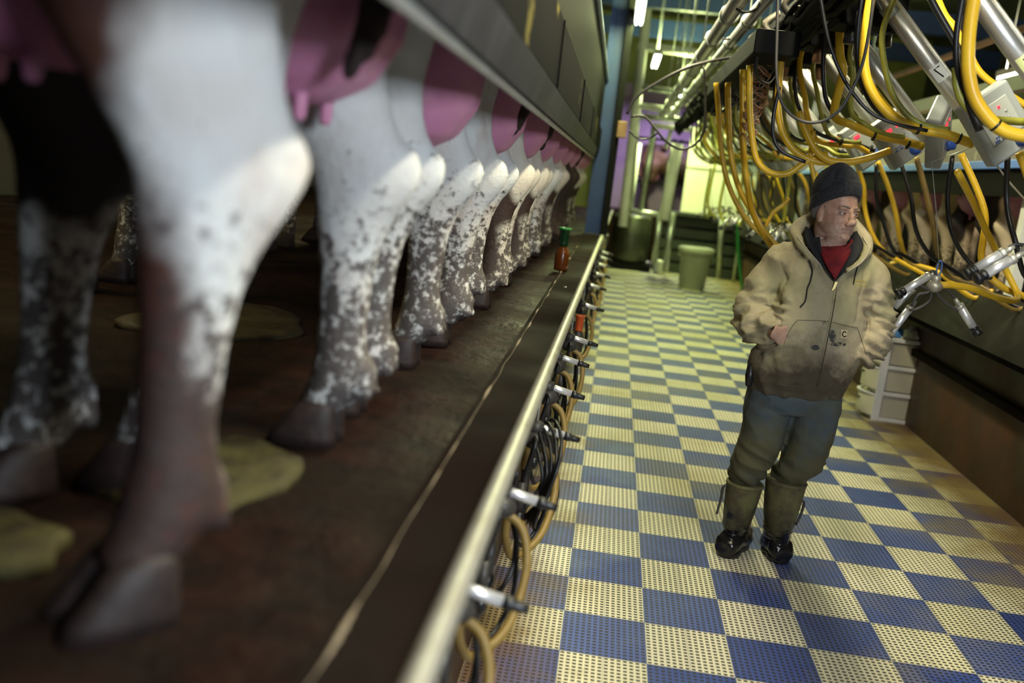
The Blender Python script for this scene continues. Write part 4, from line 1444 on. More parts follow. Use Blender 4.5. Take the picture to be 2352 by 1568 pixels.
def ridg(v, s):
    return 1.0 - abs(noise.noise(v * s)) * 2.2


# ---- head frame
HC = C(1921, 487, -.01)                      # between the ears at eye level
hy = R(-90 + 30)                             # direction the face points, world angle (0 = +x)
FD = Vector((math.cos(hy), math.sin(hy), -.02)).normalized()
UPH = Vector((0.02, .0, 1)).normalized()
LF = UPH.cross(FD).normalized()
UPH = FD.cross(LF)


def H(l, f, u):      # l: his left, f: forward, u: up
    return HC + LF * l + FD * f + UPH * u


def hball(bm, l, f, u, rl, rf, ru, n=16, m=10):
    MM = Matrix((LF, FD, UPH)).transposed()
    ball(bm, H(l, f, u), rl, rf, ru, n, m, MM)


def hsec(bm, S, n=32, p=2.0, tilt=0.0):
    rings = []
    for l, f, u, rl, rf in S:
        rings.append(ell(H(l, f, u), LF, (FD + UPH * tilt).normalized() if tilt else FD, rl, rf, n, p))
    loft(bm, rings)


HS = 1.04
bm = bmesh.new()
hsec(bm, [(l * HS, f * HS, u * HS, a * HS, b * HS) for l, f, u, a, b in [
    (0, .047, -.120, .020, .022), (0, .038, -.112, .036, .040), (0, .024, -.096, .050, .056), (0, .012, -.078, .060, .068), (0, .004, -.055, .066, .077), (0, -.002, -.03, .0705, .083),
    (0, -.008, 0, .073, .088), (0, -.010, .03, .077, .092), (0, -.012, .06, .074, .088), (0, -.012, .09, .060, .072), (0, -.012, .110, .038, .045), (0, -.012, .118, .015, .02)]])
for s in (-1, 1):
    hball(bm, s * .030, .072, .020, .027, .014, .010)        # brow
    hball(bm, s * .014, .096, -.041, .010, .012, .009)       # nostril wing
    hball(bm, s * .077, -.012, -.016, .009, .018, .031)      # ear
    hball(bm, s * .080, -.004, -.040, .007, .009, .012)
hball(bm, 0, .086, .002, .011, .010, .020)
hball(bm, 0, .094, -.014, .011, .014, .020)
hball(bm, 0, .104, -.034, .0145, .015, .0125)
hball(bm, 0, .083, -.060, .027, .010, .007)                  # upper lip
hball(bm, 0, .081, -.072, .024, .010, .006)
hball(bm, 0, .078, -.098, .024, .016, .017)                  # chin
hball(bm, 0, .030, -.118, .050, .045, .026)                  # under the chin
# neck and the rest of the body inside the clothes
rings = [ell(H(0, -.02, -.05), LF, FD, .060, .066, 24), ell(H(0, -.012, -.10), LF, FD, .064, .070, 24), ell(C(1908, 556, .0), X_, Y_, .070, .074, 24), ell(C(1906, 580, .02), X_, Y_, .10, .085, 24)]
loft(bm, rings)
rloft(bm, [(1835, 900, 78, .10, .02), (1840, 850, 84, .12, .0), (1862, 780, 84, .12, .0), (1880, 700, 80, .11, .0), (1892, 640, 82, .10, .02), (1898, 605, 80, .09, .03), (1903, 580, 50, .07, .03)], R(8))
limb(bm, [(1832, 605, .02), (1765, 660, .03), (1722, 722, .02)], [.050, .046, .040])
limb(bm, [(1722, 722, .02), (1752, 752, -.08), (1786, 768, -.165)], [.042, .038, .030])
limb(bm, [(1976, 625, .03), (2012, 670, .06), (2022, 722, .06)], [.050, .046, .040])
limb(bm, [(2022, 722, .06), (2010, 770, .0), (1988, 802, -.09)], [.042, .036, .029])
# right hand: palm and fingers going into the pocket
hand0 = C(1786, 767, -.172)
hd = (C(1828, 792, -.125) - hand0).normalized()
hn = Vector((-.15, -1, .25)).normalized()
hu = hd.cross(hn).normalized()
if hu.z < 0: hu = -hu
bmh = bm
loft(bmh, [ell(hand0 + hd * t_, hu, hn, a, b, 18, 2.3) for t_, a, b in ((-.03, .030, .024), (0, .031, .022), (.03, .040, .020), (.065, .044, .019), (.09, .040, .015))])
for q in range(4):
    b0 = hand0 + hd * .075 + hu * (.030 - .020 * q) + hn * .004
    L = (.070, .078, .072, .058)[q]
    tube(bmh, [b0 - hd * .02, b0 + hd * L * .45 + hn * .002, b0 + hd * L * .8 - hn * .016, b0 + hd * L - hn * .036], [.0105, .0098, .0090, .0075], 10, 4)
b0 = hand0 + hd * .01 + hu * .030
tube(bmh, [b0 - hd * .01 - hu * .01, b0 + hd * .02 + hu * .014, b0 + hd * .045 + hu * .020 - hn * .006, b0 + hd * .068 + hu * .016 - hn * .012], [.014, .0125, .011, .0085], 10, 4)
for q in range(4):      # knuckles and tendons
    ball(bmh, hand0 + hd * .078 + hu * (.030 - .020 * q) + hn * .013, .009, .008, .009, 8, 6)
# left hand, hidden in the other pocket
h2 = C(1972, 800, .0)
loft(bm, [ell(h2 + Vector((-.03 * t_, -.02 * t_, -.03 * t_)), X_, Y_, .036 - .004 * t_, .02, 14) for t_ in (0, 1, 2, 2.6)])
for q in range(4):
    b0 = h2 + Vector((-.07 + .012 * q, -.05, -.07 - .008 * q))
    tube(bm, [b0, b0 + Vector((-.022, -.004, -.02)), b0 + Vector((-.034, .004, -.044))], [.010, .009, .0075], 8, 3)
tube(bm, [h2 + Vector((-.03, -.02, .0)), h2 + Vector((-.06, -.03, .01)), h2 + Vector((-.08, -.03, -.01))], [.013, .011, .008], 8, 3)
# legs
limb(bm, [(1790, 920, .0), (1755, 1010, -.02), (1722, 1070, .0), (1706, 1160, .05), (1699, 1205, .07)], [.080, .064, .050, .030, .018])
limb(bm, [(1868, 925, .0), (1856, 1010, -.02), (1836, 1070, .0), (1804, 1160, .05), (1792, 1205, .07)], [.080, .064, .050, .030, .018])
for hx, tx in ((.815, .74), (.905, .925)):
    tube(bm, [(hx, YM + .19, .10), (hx * .92 + tx * .08, YM + .14, .07), (hx * .85 + tx * .15, YM + .12, .06)], [.018, .018, .012], 12)
body = remesh(bm, .0036, 7, .5)
# carve eye sockets, mouth line, wrinkles
MI = Matrix((LF, FD, UPH))


def face_d(c, n):
    q = MI @ (c - HC)
    l, f, u = q.x / HS, q.y / HS, q.z / HS
    if f < -0.01 or u < -.16 or u > .12: return 0
    d = 0
    fade = min(1, (f + .01) / .05)
    for s in (-1, 1):
        r2 = ((l - s * .031) / .019) ** 2 + ((u - .001) / .0105) ** 2
        d -= .0085 * math.exp(-r2)
        d -= .003 * math.exp(-(((l - s * .036) / .022) ** 2 + ((u + .019) / .004) ** 2))       # bag under the eye
        d += .0105 * math.exp(-((l - s * .043) / .021) ** 2 - ((u + .030) / .020) ** 2)
        d += .007 * math.exp(-((l - s * .046) / .022) ** 2 - ((u + .072) / .018) ** 2)
        # nasolabial fold
        t_ = max(0.0, min(1.0, (-.035 - u) / .045))
        lx = s * (.021 + .016 * t_)
        if -.085 < u < -.033: d -= .0028 * math.exp(-((l - lx) / .0035) ** 2)
    d -= .0045 * math.exp(-(((u + .0665) / .0024) ** 2)) * (1 if abs(l) < .026 else math.exp(-((abs(l) - .026) / .004) ** 2)) * (1 if f > .05 else 0)
    if u > .028:
        for z in (.034, .043, .052): d -= .0014 * math.exp(-((u - z - .003 * math.sin(l * 60)) / .002) ** 2)
    d -= .0020 * math.exp(-(((abs(l) - .0) / .004) ** 2 + ((u - .022) / .009) ** 2))
    d -= .004 * math.exp(-(((u + .086) / .005) ** 2 + (l / .02) ** 2))
    if abs(l) > .04 and -.01 < u < .02: d -= .0016 * math.exp(-((math.sin((u - .002) * 420 + abs(l) * 60)) / .35) ** 2)
    d += .0013 * noise.fractal(c * 70, 1.0, 2.0, 3)
    return d * fade


displace(body, face_d)


def skin_mat():
    t = NT('weathered_skin')
    s = t.sep()
    a = t.mix(t.ramp(t.noise(22, 5, .6), [(.35, 0), (.7, 1)]), (.56, .34, .24), (.40, .20, .14))
    stub = t.math('MULTIPLY', t.ramp(t.noise(300, 2), [(.42, 0), (.6, 1)]), t.ramp(t.math('SUBTRACT', HC.z - .035, s[2]), [(.0, 0), (.03, .55)]))
    a = t.mix(stub, a, (.26, .23, .21))
    t.bump(t.noise(120, 4), .0008, .5)
    return t.out(a, .5, 0, Subsurface_Weight=.08)


put('body', body, skin_mat())
eye_w = NT('eye_white').out((.62, .60, .56), .2)
iris = NT('iris').out((.03, .035, .04), .15)
lid = plain('eyelid_skin', (.44, .24, .17), .5)
brow = plain('grey_brown_hair', (.16, .13, .10), .8, scale=80)
for s in (-1, 1):
    e = Vector((s * .0315 * HS, .0655 * HS, .000))
    bm = bmesh.new()
    hball(bm, e.x, e.y, e.z, .0122, .0122, .0122)
    eo = put('eye', bm, eye_w)
    look = (FD * 1.0 + LF * .32).normalized()
    c0 = H(e.x, e.y, e.z)
    bm = bmesh.new()
    lathe(bm, [(.0062, .0098), (.0058, .0118), (.003, .0124), (.0005, .0125)], c0, look, 16)
    put('iris', bm, iris)
    for up in (1, -1):
        bm = bmesh.new()
        P_ = [H(e.x + .0150 * math.cos(a), e.y + .0128 * (1 - .35 * abs(math.cos(a)) ** 2) - .0008, e.z + up * (.0052 if up > 0 else .0060) * math.sin(a) + (.0005 if up > 0 else 0)) for a in [math.pi * j / 8 for j in range(9)]]
        tube(bm, P_, [.0015, .0034, .0038, .0034, .0015] if up > 0 else [.0012, .0026, .0030, .0026, .0012], 8, 3)
        put('eyelid', bm, lid)
    bm = bmesh.new()
    P_ = [H(s * (.013 + .034 * j / 5) * HS, (.0865 - .0035 * j * j / 4) * HS, (.0215 + .006 * math.sin(j / 5 * 2.4)) * HS) for j in range(6)]
    tube(bm, P_, [.002, .0032, .0034, .003, .0018], 8, 4)
    put('eyebrow', bm, brow)
hair = plain('grey_hair', (.20, .18, .16), .85, scale=120, bump=.002)
for s in (-1, 1):
    bm = bmesh.new()
    hball(bm, s * .0725, .006, .024, .005, .012, .022)
    hball(bm, s * .066, -.040, .0, .016, .046, .040)
    put('hair', remesh(bm, .004, 2), hair)

# ---- knit cap
knit = NT('dark_knit')
knit.bump(knit.noise(260, 3), .002, .8)
kc = knit.mix(knit.ramp(knit.noise(140, 3), [(.4, 0), (.7, 1)]), (.014, .014, .017), (.038, .038, .042))
knit = knit.out(kc, .92, 0, Sheen_Weight=.05)
TL = -.34        # the cap sits lower at the back


def cap_rings(S, n=40):
    out = []
    for u, rl, rf, f0 in S:
        ring = []
        for i in range(n):
            a = 2 * math.pi * i / n
            l = rl * math.cos(a)
            f = rf * math.sin(a)
            # lower at the ears and the nape, raised over the forehead
            dz = .50 * f + .012 * math.sin(2 * a + .5) * 0
            dip = -.010 * (1 - abs(math.sin(a)))
            ring.append(H(l, f + f0, u + dz + dip))
        out.append(ring)
    return out


bm = bmesh.new()
loft(bm, cap_rings([(.030, .074, .088, -.018), (.024, .086, .100, -.018), (.030, .0925, .107, -.019), (.056, .0945, .109, -.021), (.080, .092, .106, -.024), (.090, .086, .100, -.027), (.094, .079, .093, -.029)]))
capc = remesh(bm, .005, 3)
displace(capc, lambda c, n: .0016 * noise.noise(c * 22) + .0012 * noise.noise(c * 60))
put('cap_cuff', capc, knit, label='folded-up cuff of the knit cap')
bm = bmesh.new()
loft(bm, cap_rings([(.060, .084, .097, -.024), (.095, .088, .098, -.032), (.125, .087, .092, -.042), (.152, .078, .078, -.052), (.174, .062, .060, -.058), (.190, .038, .038, -.060), (.195, .012, .014, -.060)]))
cap = remesh(bm, .006, 3)


def cap_d(c, n):
    q = MI @ (c - HC)
    return .004 * noise.noise(c * 16) + .0015 * noise.noise(c * 50) - .006 * math.exp(-((q.y - .015 + .3 * (q.z - .15)) / .010) ** 2) * (1 if q.z > .12 else 0)


displace(cap, cap_d)
put('knit_cap', cap, knit, label='charcoal knit cap')

# ---- jacket
JY = R(10)
bm = bmesh.new()
rloft(bm, [(1829, 889, 103, .140, .01), (1832, 872, 108, .150, .0), (1842, 840, 115, .163, -.01), (1858, 800, 116, .168, -.015), (1868, 760, 112, .165, -.015), (1880, 715, 106, .155, -.01), (1890, 670, 105, .148, .0),
           (1897, 632, 108, .138, .01), (1902, 602, 106, .120, .02), (1905, 584, 78, .085, .04), (1906, 574, 50, .06, .05)], JY, 40, 2.25)
# hem band
rloft(bm, [(1827, 900, 99, .136, .01), (1827, 896, 104, .142, .01), (1829, 878, 105, .144, .01), (1830, 874, 100, .138, .01)], JY, 40, 2.25)
limb(bm, [(1842, 592, .03), (1800, 612, .03), (1757, 668, .04), (1728, 722, .03)], [.082, .094, .092, .084], 24)
limb(bm, [(1728, 722, .03), (1742, 748, -.05), (1760, 758, -.10), (1774, 761, -.138)], [.084, .080, .070, .056], 24)
limb(bm, [(1964, 605, .03), (1990, 635, .04), (2004, 680, .05), (2006, 722, .06)], [.076, .088, .087, .084], 24)
limb(bm, [(2006, 722, .06), (2006, 760, .02), (1997, 795, -.05), (1988, 818, -.09)], [.084, .078, .066, .052], 24)
# cuffs
limb(bm, [(1768, 760, -.125), (1780, 763, -.150)], [.056, .050], 20, 2)
limb(bm, [(1992, 808, -.07), (1980, 832, -.085)], [.054, .050], 20, 2)
# hood lying behind the neck
hood = [(1905, 512, .135), (1862, 512, .115), (1828, 528, .06), (1832, 552, -.02), (1852, 582, -.085), (1880, 614, -.125)]
hoodr = [(1905, 512, .135), (1950, 518, .115), (1980, 540, .05), (1994, 568, -.02), (1978, 598, -.09), (1945, 624, -.13)]
limb(bm, hood, [.046, .043, .028, .019, .015, .012], 16)
limb(bm, hoodr, [.046, .043, .028, .019, .015, .012], 16)
ball(bm, C(1900, 560, .15), .13, .06, .10)
jk = remesh(bm, .0075, 3, .5)


def px_of(c):
    d = c - CAM
    z = d.dot(_w)
    return 1176 + F_PX * d.dot(_r) / z, 784 - F_PX * d.dot(_u) / z


def seg_d(px, py, a, b):
    ax, ay = a
    bx, by = b
    t_ = max(0, min(1, ((px - ax) * (bx - ax) + (py - ay) * (by - ay)) / ((bx - ax) ** 2 + (by - ay) ** 2)))
    return math.hypot(px - ax - t_ * (bx - ax), py - ay - t_ * (by - ay))


def jk_d(c, n):
    x, y = px_of(c)
    # sleeve folds: strong, roughly across the arm near the elbow and forearm
    armL = max(0, 1 - max(0, x - 1795) / 25) * max(0, min(1, (y - 640) / 60)) * max(0, 1 - max(0, y - 798) / 18)
    armR = max(0, min(1, (x - 1975) / 25)) * max(0, min(1, (y - 650) / 60)) * max(0, 1 - max(0, y - 830) / 20)
    v = Vector((c.x * 9 + c.z * 5, c.y * 6, c.z * 22 - c.x * 10))
    vr = Vector((c.x * 8, c.y * 6, c.z * 24 + c.x * 9))
    f = armL * (.026 * (ridg(v, 1.0) - .35) + .006 * ridg(v, 2.3)) + armR * (.024 * (ridg(vr, 1.0) - .35) + .006 * ridg(vr, 2.2))
    # upper sleeve long folds
    up = (1 - armL) * max(0, 1 - max(0, x - 1800) / 20)
    f += up * .012 * ridg(Vector((c.x * 14 + c.z * 8, c.y * 8, c.z * 5)), 1.0)
    # trunk: soft drapes, gathering at the hem
    tr_ = 1 - max(armL, armR)
    f += tr_ * (.010 * ridg(Vector((c.x * 7 + c.z * 3, c.y * 4, c.z * 4 - c.x * 5)), 1.0) - .005)
    if y > 800: f += .005 * ridg(Vector((c.x * 11, c.y * 6, c.z * 22)), 1.0) * min(1, (y - 800) / 60)
    f += .0015 * noise.fractal(c * 45, 1.0, 2.0, 3)
    # armhole seams and pocket edge
    for a, b in (((1785, 575), (1805, 640)), ((1805, 640), (1790, 700)), ((1990, 600), (1975, 680)), ((1975, 680), (1965, 740))):
        if n.y < .2: f -= .005 * math.exp(-(seg_d(x, y, a, b) / 3.0) ** 2)
    return f


displace(jk, jk_d)


def canvas_mat():
    t = NT('worn_canvas')
    s = t.sep()
    n1 = t.noise(5, 5, .62)
    a = t.mix(t.ramp(n1, [(.38, 0), (.62, 1)]), (.43, .365, .215), (.30, .275, .145))
    a = t.mix(t.ramp(t.noise(2.4, 3), [(.45, 0), (.65, .6)]), a, (.48, .385, .28))
    a = t.mix(t.ramp(t.noise(3.2, 4, .65), [(.52, 0), (.68, .65)]), a, (.17, .135, .075))
    # grime on the lower half and cuffs
    h = t.math('MULTIPLY', t.math('SUBTRACT', 1.12, s[2]), 1.7)
    k = t.math('ADD', t.math('MULTIPLY', t.noise(7, 6, .7), .9), t.math('MINIMUM', t.math('MAXIMUM', h, -.2), .42))
    a = t.mix(t.ramp(k, [(.48, 0), (.84, .93)]), a, (.055, .040, .022))
    a = t.mix(t.ramp(t.noise(11, 5, .7), [(.66, 0), (.72, .7)]), a, (.055, .045, .032))
    t.bump(t.math('ADD', t.noise(40, 5, .7), t.math('MULTIPLY', t.noise(400, 2), .3)), .0035, .7)
    return t.out(a, .85)


canvas = canvas_mat()
jo = put('jacket', jk, canvas, label='worn tan canvas hooded jacket')
bv = BVHTree.FromPolygons([v.co.copy() for v in jk.vertices], [tuple(p.vertices) for p in jk.polygons])


def hit(px, py, off=.002, tree=bv):
    loc, nrm, i, d = tree.ray_cast(CAM, ray(px, py).normalized())
    if loc is None: return C(px, py, -.15)
    if nrm.dot(ray(px, py)) > 0: nrm = -nrm
    return loc + nrm * off


def decal_line(name, pts, r, m, off=.001, par=None, k=4, **kw):
    P0 = smooth_path([Vector((a, b, 0)) for a, b in pts], k)
    bm_ = bmesh.new()
    tube(bm_, [hit(p.x, p.y, off) for p in P0], r, 6, 1, False)
    return put(name, bm_, m, **kw)


def decal_poly(name, outline, m, off=.0025, **kw):
    """filled patch lying on the jacket, subdivided so it follows the cloth"""
    bm_ = bmesh.new()
    cx = sum(p[0] for p in outline) / len(outline)
    cy = sum(p[1] for p in outline) / len(outline)
    N = 6
    prev = None
    ring0 = []
    out_ = []
    for i in range(len(outline)):
        a, b = outline[i], outline[(i + 1) % len(outline)]
        for j in range(4): out_.append((a[0] + (b[0] - a[0]) * j / 4, a[1] + (b[1] - a[1]) * j / 4))
    cv = bm_.verts.new(hit(cx, cy, off))
    for r in range(1, N + 1):
        ring = [bm_.verts.new(hit(cx + (x - cx) * r / N, cy + (y - cy) * r / N, off)) for x, y in out_]
        for j in range(len(ring)):
            q = (j + 1) % len(ring)
            if r == 1: bm_.faces.new((cv, ring[j], ring[q]))
            else: bm_.faces.new((prev[j], prev[q], ring[q], ring[j]))
        prev = ring
    return put(name, bm_, m, **kw)


black_l = plain('black_quilted_lining', (.012, .012, .014), .85, scale=60, bump=.002)
red = NT('red_cotton')
red.bump(red.noise(200, 3), .001, .5)
red = red.out(red.mix(red.ramp(red.noise(18, 4), [(.4, 0), (.7, 1)]), (.23, .009, .012), (.12, .004, .008)), .85)
# lining fills the open collar; the shirt shows in the V
bm = bmesh.new()
Lp = [(1852, 520, .04), (1850, 548, -.02), (1866, 578, -.075), (1890, 612, -.12), (1917, 646, -.150)]
Rp = [(1968, 530, .03), (1983, 560, -.03), (1972, 590, -.085), (1948, 616, -.12), (1919, 646, -.150)]
Ln = [(1882, 530, .03), (1884, 552, -.055), (1888, 575, -.085), (1900, 608, -.115), (1917, 640, -.135)]
Rn = [(1946, 535, .03), (1950, 556, -.055), (1950, 578, -.085), (1936, 608, -.115), (1919, 640, -.135)]
for A_, B_ in ((Lp, Ln), (Rp, Rn)):
    pa = smooth_path([C(*p) for p in A_], 5)
    pb = smooth_path([C(*p) for p in B_], 5)
    rows_ = []
    for a, b in zip(pa, pb):
        m_ = (a + b) / 2 + Vector((0, .012, -.006))
        rows_.append([bm.verts.new(q) for q in (a, (a + m_) / 2, m_, (m_ + b) / 2, b, b + Vector((0, .03, 0)), m_ + Vector((0, .03, 0)), a + Vector((0, .03, 0)))])
    for r0, r1 in zip(rows_[:-1], rows_[1:]):
        for j in range(8): bm.faces.new((r0[j], r0[(j + 1) % 8], r1[(j + 1) % 8], r1[j]))
put('lining', bm, black_l, label='black quilted lining in the open collar')
bm = bmesh.new()
pa = smooth_path([C(*p) for p in [(1878, 556, .0), (1880, 566, -.050), (1884, 580, -.085), (1898, 610, -.122), (1917, 641, -.142)]], 5)
pb = smooth_path([C(*p) for p in [(1954, 552, .0), (1955, 562, -.050), (1954, 580, -.085), (1938, 610, -.122), (1919, 641, -.142)]], 5)
rows_ = []
for a, b in zip(pa, pb):
    w_ = (b - a)
    rows_.append([bm.verts.new(a + w_ * t_ + Vector((0, -.022 * math.sin(math.pi * t_) * min(1, w_.length / .12), 0))) for t_ in [j / 8 for j in range(9)]])
for r0, r1 in zip(rows_[:-1], rows_[1:]):
    for j in range(8): bm.faces.new((r0[j], r0[j + 1], r1[j + 1], r1[j]))
so = put('shirt', bm, red, label='red shirt in the open collar')
sm = so.modifiers.new('s', 'SOLIDIFY')
sm.thickness = .012
sm.offset = -1
bm = bmesh.new()
P_ = smooth_path([C(*p) for p in [(1874, 556, -.0), (1882, 567, -.058), (1900, 578, -.085), (1925, 578, -.088), (1945, 568, -.072), (1956, 552, -.02)]], 5)
tube(bm, P_, .008, 10, 1, False)
put('shirt_collar', bm, red)

brass = plain('brass_zip', (.62, .48, .20), .35, .8)
zipd = plain('zip_tape', (.09, .07, .04), .8)
thread = plain('seam_shadow_thread', (.12, .09, .05), .9)
zl = [(1917, 646), (1915, 680), (1909, 720), (1901, 760), (1893, 800), (1883, 850), (1876, 888)]
decal_line('zip_flap', zl, .0045, canvas, .0, k=8)
decal_line('zip', [(x + 3, y) for x, y in zl], .0016, zipd, .004, k=8)
decal_line('zip', [(1918, 648), (1917, 668), (1914, 690)], .0014, brass, .005, k=6, label='brass zip teeth')
bm = bmesh.new()
a, b = hit(1919, 648, .008), hit(1914, 668, .008)
box(bm, (-.005, -.001, -.019), (.005, .001, .019), Matrix.Translation((a + b) / 2) @ Matrix.Rotation(R(12), 4, 'Y'))
put('zip_pull', bm, brass, smooth=False, label='brass zip pull')
for pts in ([(1830, 735), (1870, 736), (1906, 738)], [(1912, 740), (1945, 748), (1970, 753)], [(1830, 737), (1818, 752), (1806, 775), (1800, 795)], [(1970, 755), (1982, 790), (1990, 815)],
            [(1720, 868), (1780, 880), (1850, 888), (1935, 882)]):
    decal_line('seam', pts, .0013, thread, .0008, k=8)
for s_, pts in enumerate(([(1860, 596), (1866, 620), (1862, 645), (1855, 662), (1850, 690), (1838, 706)], [(1969, 612), (1964, 630), (1959, 652)])):
    decal_line('drawstring', pts, .003, black_l, .003, k=6, label='dark hood drawstring')
# eyelet on the hood edge and rim stitching
decal_line('hood_hem', [(1832, 545), (1852, 572), (1876, 600), (1905, 632)], .004, plain('pale_hood_hem', (.42, .36, .26), .8), .001, k=8, label='pale hood hem')
decal_line('hood_hem', [(1983, 545), (1995, 572), (1980, 600), (1950, 622), (1925, 640)], .004, bpy.data.materials['pale_hood_hem'], .001, k=8, label='pale hood hem')
# small square patch with its curled mark, and yellow stitched lettering
decal_poly('patch', [(1931, 757), (1945, 758), (1944, 777), (1930, 776)], plain('tan_patch', (.62, .50, .30), .7), .003, label='tan square patch with a dark curled mark')
arc = [(1942, 764), (1938, 761), (1934, 765), (1934, 770), (1938, 773), (1942, 771)]
decal_line('patch_mark', arc, .0022, M['black'], .0045, k=4, label='dark curled C mark')
yl = plain('yellow_thread', (.55, .40, .03), .7)
for j, (x0, x1, y0) in enumerate(((1963, 1986, 644), (1964, 1990, 653))):
    for q in range(8):
        x = x0 + (x1 - x0) * q / 7
        yy = y0 + (x - x0) * .12
        decal_line('stitched_letter', [(x, yy - 2.2 + (q % 3)), (x + 1.2, yy), (x + (q % 2) * 1.5, yy + 2.4)], .0010, yl, .0025, k=2)
# oily stains
for (cx, cy, w_, h_, sd) in ((1912, 772, 8, 14, 1), (1925, 790, 18, 5, 2), (1872, 798, 10, 6, 3), (1893, 742, 5, 4, 5)):
    ol = [(cx + w_ * (1 + .5 * noise.noise(Vector((math.cos(a) * 2, math.sin(a) * 2, sd)))) * math.cos(a), cy + h_ * (1 + .5 * noise.noise(Vector((math.cos(a) * 2, math.sin(a) * 2, sd + 5)))) * math.sin(a)) for a in [j * .52 for j in range(12)]]
    t = NT('oil_stain')
    al = t.ramp(t.noise(45, 4, .7), [(.40, 0), (.55, 1)])
    sm_ = t.out((.03, .03, .028), .6)
    t.l(al, t.b.inputs['Alpha'])
    decal_poly('stain', ol, sm_, .0015, label='dark oily stain on the jacket')

# ---- jeans
def denim_mat():
    t = NT('muddy_denim')
    s = t.sep()
    a = t.mix(t.ramp(t.noise(6, 5, .6), [(.4, 0), (.65, 1)]), (.048, .068, .085), (.085, .10, .10))
    k = t.math('ADD', t.math('MULTIPLY', t.noise(6.5, 6, .7), .95), t.math('MINIMUM', t.math('MAXIMUM', t.math('MULTIPLY', t.math('SUBTRACT', .80, s[2]), 1.1), -.15), .34))
    a = t.mix(t.ramp(k, [(.48, 0), (.78, .92)]), a, (.085, .075, .030))
    t.bump(t.math('ADD', t.noise(30, 5, .7), t.math('MULTIPLY', t.noise(300, 2), .3)), .003, .7)
    return t.out(a, .85)


denim = denim_mat()
bm = bmesh.new()
rloft(bm, [(1826, 860, 100, .125, .01), (1824, 885, 104, .135, .01), (1822, 905, 105, .138, .01), (1820, 925, 104, .132, .01), (1818, 940, 96, .12, .01)], JY, 36, 2.3)
rloft(bm, [(1768, 905, 52, .118, .01), (1764, 940, 53, .112, .0), (1757, 975, 51, .104, -.01), (1748, 1010, 49, .098, -.015), (1736, 1040, 47, .094, -.015), (1724, 1064, 45, .092, -.01), (1715, 1085, 41, .086, .0), (1711, 1102, 34, .07, .01), (1709, 1125, 28, .055, .02)], 0, 30, 2.1)
rloft(bm, [(1872, 905, 58, .122, .01), (1872, 940, 55, .112, .0), (1866, 975, 53, .106, -.01), (1858, 1010, 50, .098, -.015), (1848, 1040, 50, .096, -.015), (1838, 1064, 50, .094, -.01), (1822, 1082, 46, .088, .0), (1810, 1100, 37, .072, .01), (1804, 1122, 28, .055, .02)], 0, 30, 2.1)
jn = remesh(bm, .0075, 3, .5)


def jn_d(c, n):
    x, y = px_of(c)
    kn = max(0, min(1, (y - 1000) / 60))
    f = .005 * ridg(Vector((c.x * 9 + c.z * 6, c.y * 6, c.z * 6 - c.x * 3)), 1.0) - .002
    f += kn * (.014 * (ridg(Vector((c.x * 7 + c.z * 3, c.y * 7, c.z * 19 + c.x * 8)), 1.0) - .4))
    if y < 960: f += .005 * ridg(Vector((c.x * 6, c.y * 5, c.z * 20 + abs(c.x - .86) * 26)), 1.0) * max(0, 1 - abs(y - 925) / 45)
    return f + .0012 * noise.fractal(c * 50, 1.0, 2.0, 3)


displace(jn, jn_d)
put('jeans', jn, denim, label='muddy blue jeans tucked into boots')
bm = bmesh.new()
tube(bm, [C(1725, 835, -.05), C(1722, 862, -.06), C(1719, 885, -.05)], [.012, .020, .014], 12)
put('belt_pouch', bm, M['rubber'], label='dark pouch hanging at the right hip')

# ---- boots
def boot_mat():
    t = NT('muddy_rubber_boot')
    s = t.sep()
    k = t.math('ADD', t.math('MULTIPLY', t.noise(9, 6, .7), .8), t.math('MULTIPLY', t.math('SUBTRACT', s[2], .13), 1.6))
    m = t.ramp(k, [(.35, 0), (.62, 1)])
    a = t.mix(m, (.012, .011, .011), t.mix(t.ramp(t.noise(14, 5, .7), [(.4, 0), (.65, 1)]), (.13, .12, .04), (.07, .05, .03)))
    r = t.mix(m, (.12,) * 3, (.75,) * 3)
    t.bump(t.noise(30, 5, .7), .003, .6)
    return t.out(a, r)


bootm = boot_mat()


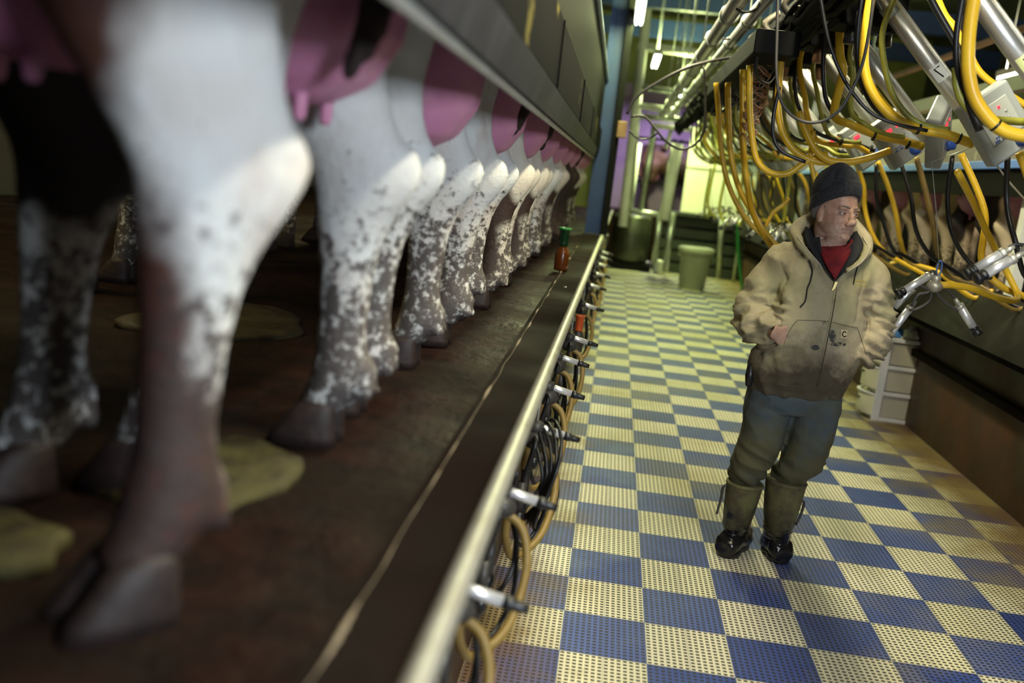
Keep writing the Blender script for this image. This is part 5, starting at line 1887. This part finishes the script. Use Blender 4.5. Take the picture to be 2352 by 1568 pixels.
def boot(top, ank, heel, toe, name_lab, ttop, side):
    """top, ank: (px,py,halfw px,dY); heel/toe: ground points (x,y)"""
    root = empty('boot', (heel[0], heel[1], 0), 0, label=name_lab)
    root.parent = man
    root.matrix_parent_inverse = Matrix.Translation(man.location).inverted()
    H_ = Vector((heel[0], heel[1], 0))
    T_ = Vector((toe[0], toe[1], 0))
    d = (T_ - H_).normalized()
    s_ = Vector((-d.y, d.x, 0))
    bm_ = bmesh.new()
    # shaft
    Ct, Ca = C(top[0], top[1], top[3]), C(ank[0], ank[1], ank[3])
    rings = []
    for t_ in [0, .03, .25, .5, .75, 1.0]:
        c = Ct + (Ca - Ct) * t_
        w_ = K(top[2] + (ank[2] - top[2]) * (t_ ** 1.3))
        rings.append(ell(c, s_, d, w_, w_ * (1.06 + .18 * t_), 28))
    rings.append(ell(H_ + d * .075 + Vector((0, 0, .075)), s_, d, .043, .078, 28))
    loft(bm_, rings)
    # foot
    L = (T_ - H_).length
    S = [(.0, .034, .060, 0), (.03, .043, .10, 0), (.08, .048, .125, 0), (.14, .050, .118, 0), (.19 / .3 * L, .054, .096, 0), (.235 / .3 * L, .058, .084, 0), (.27 / .3 * L, .054, .074, 0), (.295 / .3 * L, .042, .056, 0), (L, .020, .034, 0)]
    rings = []
    for q, w_, zt, _ in S:
        rings.append([H_ + d * q + s_ * (w_ * math.copysign(abs(math.cos(a)) ** .8, math.cos(a))) + Z_ * (.008 + zt * .5 * (1 + math.copysign(abs(math.sin(a)) ** .85, math.sin(a))) * 1.15) for a in [2 * math.pi * j / 28 for j in range(28)]])
    loft(bm_, rings)
    me_ = remesh(bm_, .006, 3, .5)
    zt = Ct.z

    def fn(c, n):
        f = .0012 * noise.fractal(c * 30, 1.0, 2.0, 3)
        if .07 < c.z < .16: f += .004 * ridg(Vector((c.x * 8, c.y * 8, c.z * 38)), 1.0) - .002
        f += .005 * math.exp(-((c.z - zt + .008) / .006) ** 2)
        return f

    displace(me_, fn)
    o = obj_me('upper', me_, bootm, root)
    o.matrix_parent_inverse = Matrix.Translation(root.location).inverted()
    bm_ = bmesh.new()
    pr = []
    n_ = 40
    for j in range(n_):
        a = 2 * math.pi * j / n_
        u = math.cos(a)
        q = L * .5 - math.copysign(abs(u) ** .8, u) * L * .505
        fr_ = q / L
        w_ = .042 + .016 * math.exp(-((fr_ - .78) / .22) ** 2) - .008 * math.exp(-((fr_ - .4) / .15) ** 2)
        pr.append((q, w_ * math.copysign(abs(math.sin(a)) ** .75, math.sin(a))))
    loft(bm_, [[H_ + d * q + s_ * (w_ * k_) + Z_ * z for q, w_ in pr] for z, k_ in ((0.0, .97), (.006, 1.02), (.020, 1.02), (.024, .98))])
    o = obj('sole', bm_, M['rubber'], root, label='black sole')
    o.matrix_parent_inverse = Matrix.Translation(root.location).inverted()
    # buckle strap at the side
    bm_ = bmesh.new()
    P_ = [C(*p) for p in ttop]
    tube(bm_, P_, [.006, .007, .006, .005], 8, 4)
    o = obj('strap', bm_, M['rubber2'], root, label='loose side strap')
    o.matrix_parent_inverse = Matrix.Translation(root.location).inverted()
    return root


tl, tr2 = atZ(1662, 1284, 0), atZ(1800, 1298, 0)
boot((1712, 1106, 42, .0), (1690, 1208, 30, .045), (.815, YM + .16), (tl.x - .01, tl.y + .02), 'his right rubber boot, toe pointing left', [(1690, 1112, -.0), (1663, 1116, -.01), (1656, 1145, -.01), (1646, 1180, -.02)], -1)
boot((1806, 1100, 46, .0), (1786, 1212, 32, .045), (.905, YM + .16), (tr2.x + .0, tr2.y + .01), 'his left rubber boot, toe pointing at the camera', [(1828, 1150, .0), (1846, 1152, -.0), (1840, 1180, -.0), (1828, 1206, -.01)], 1)
#MAN_END
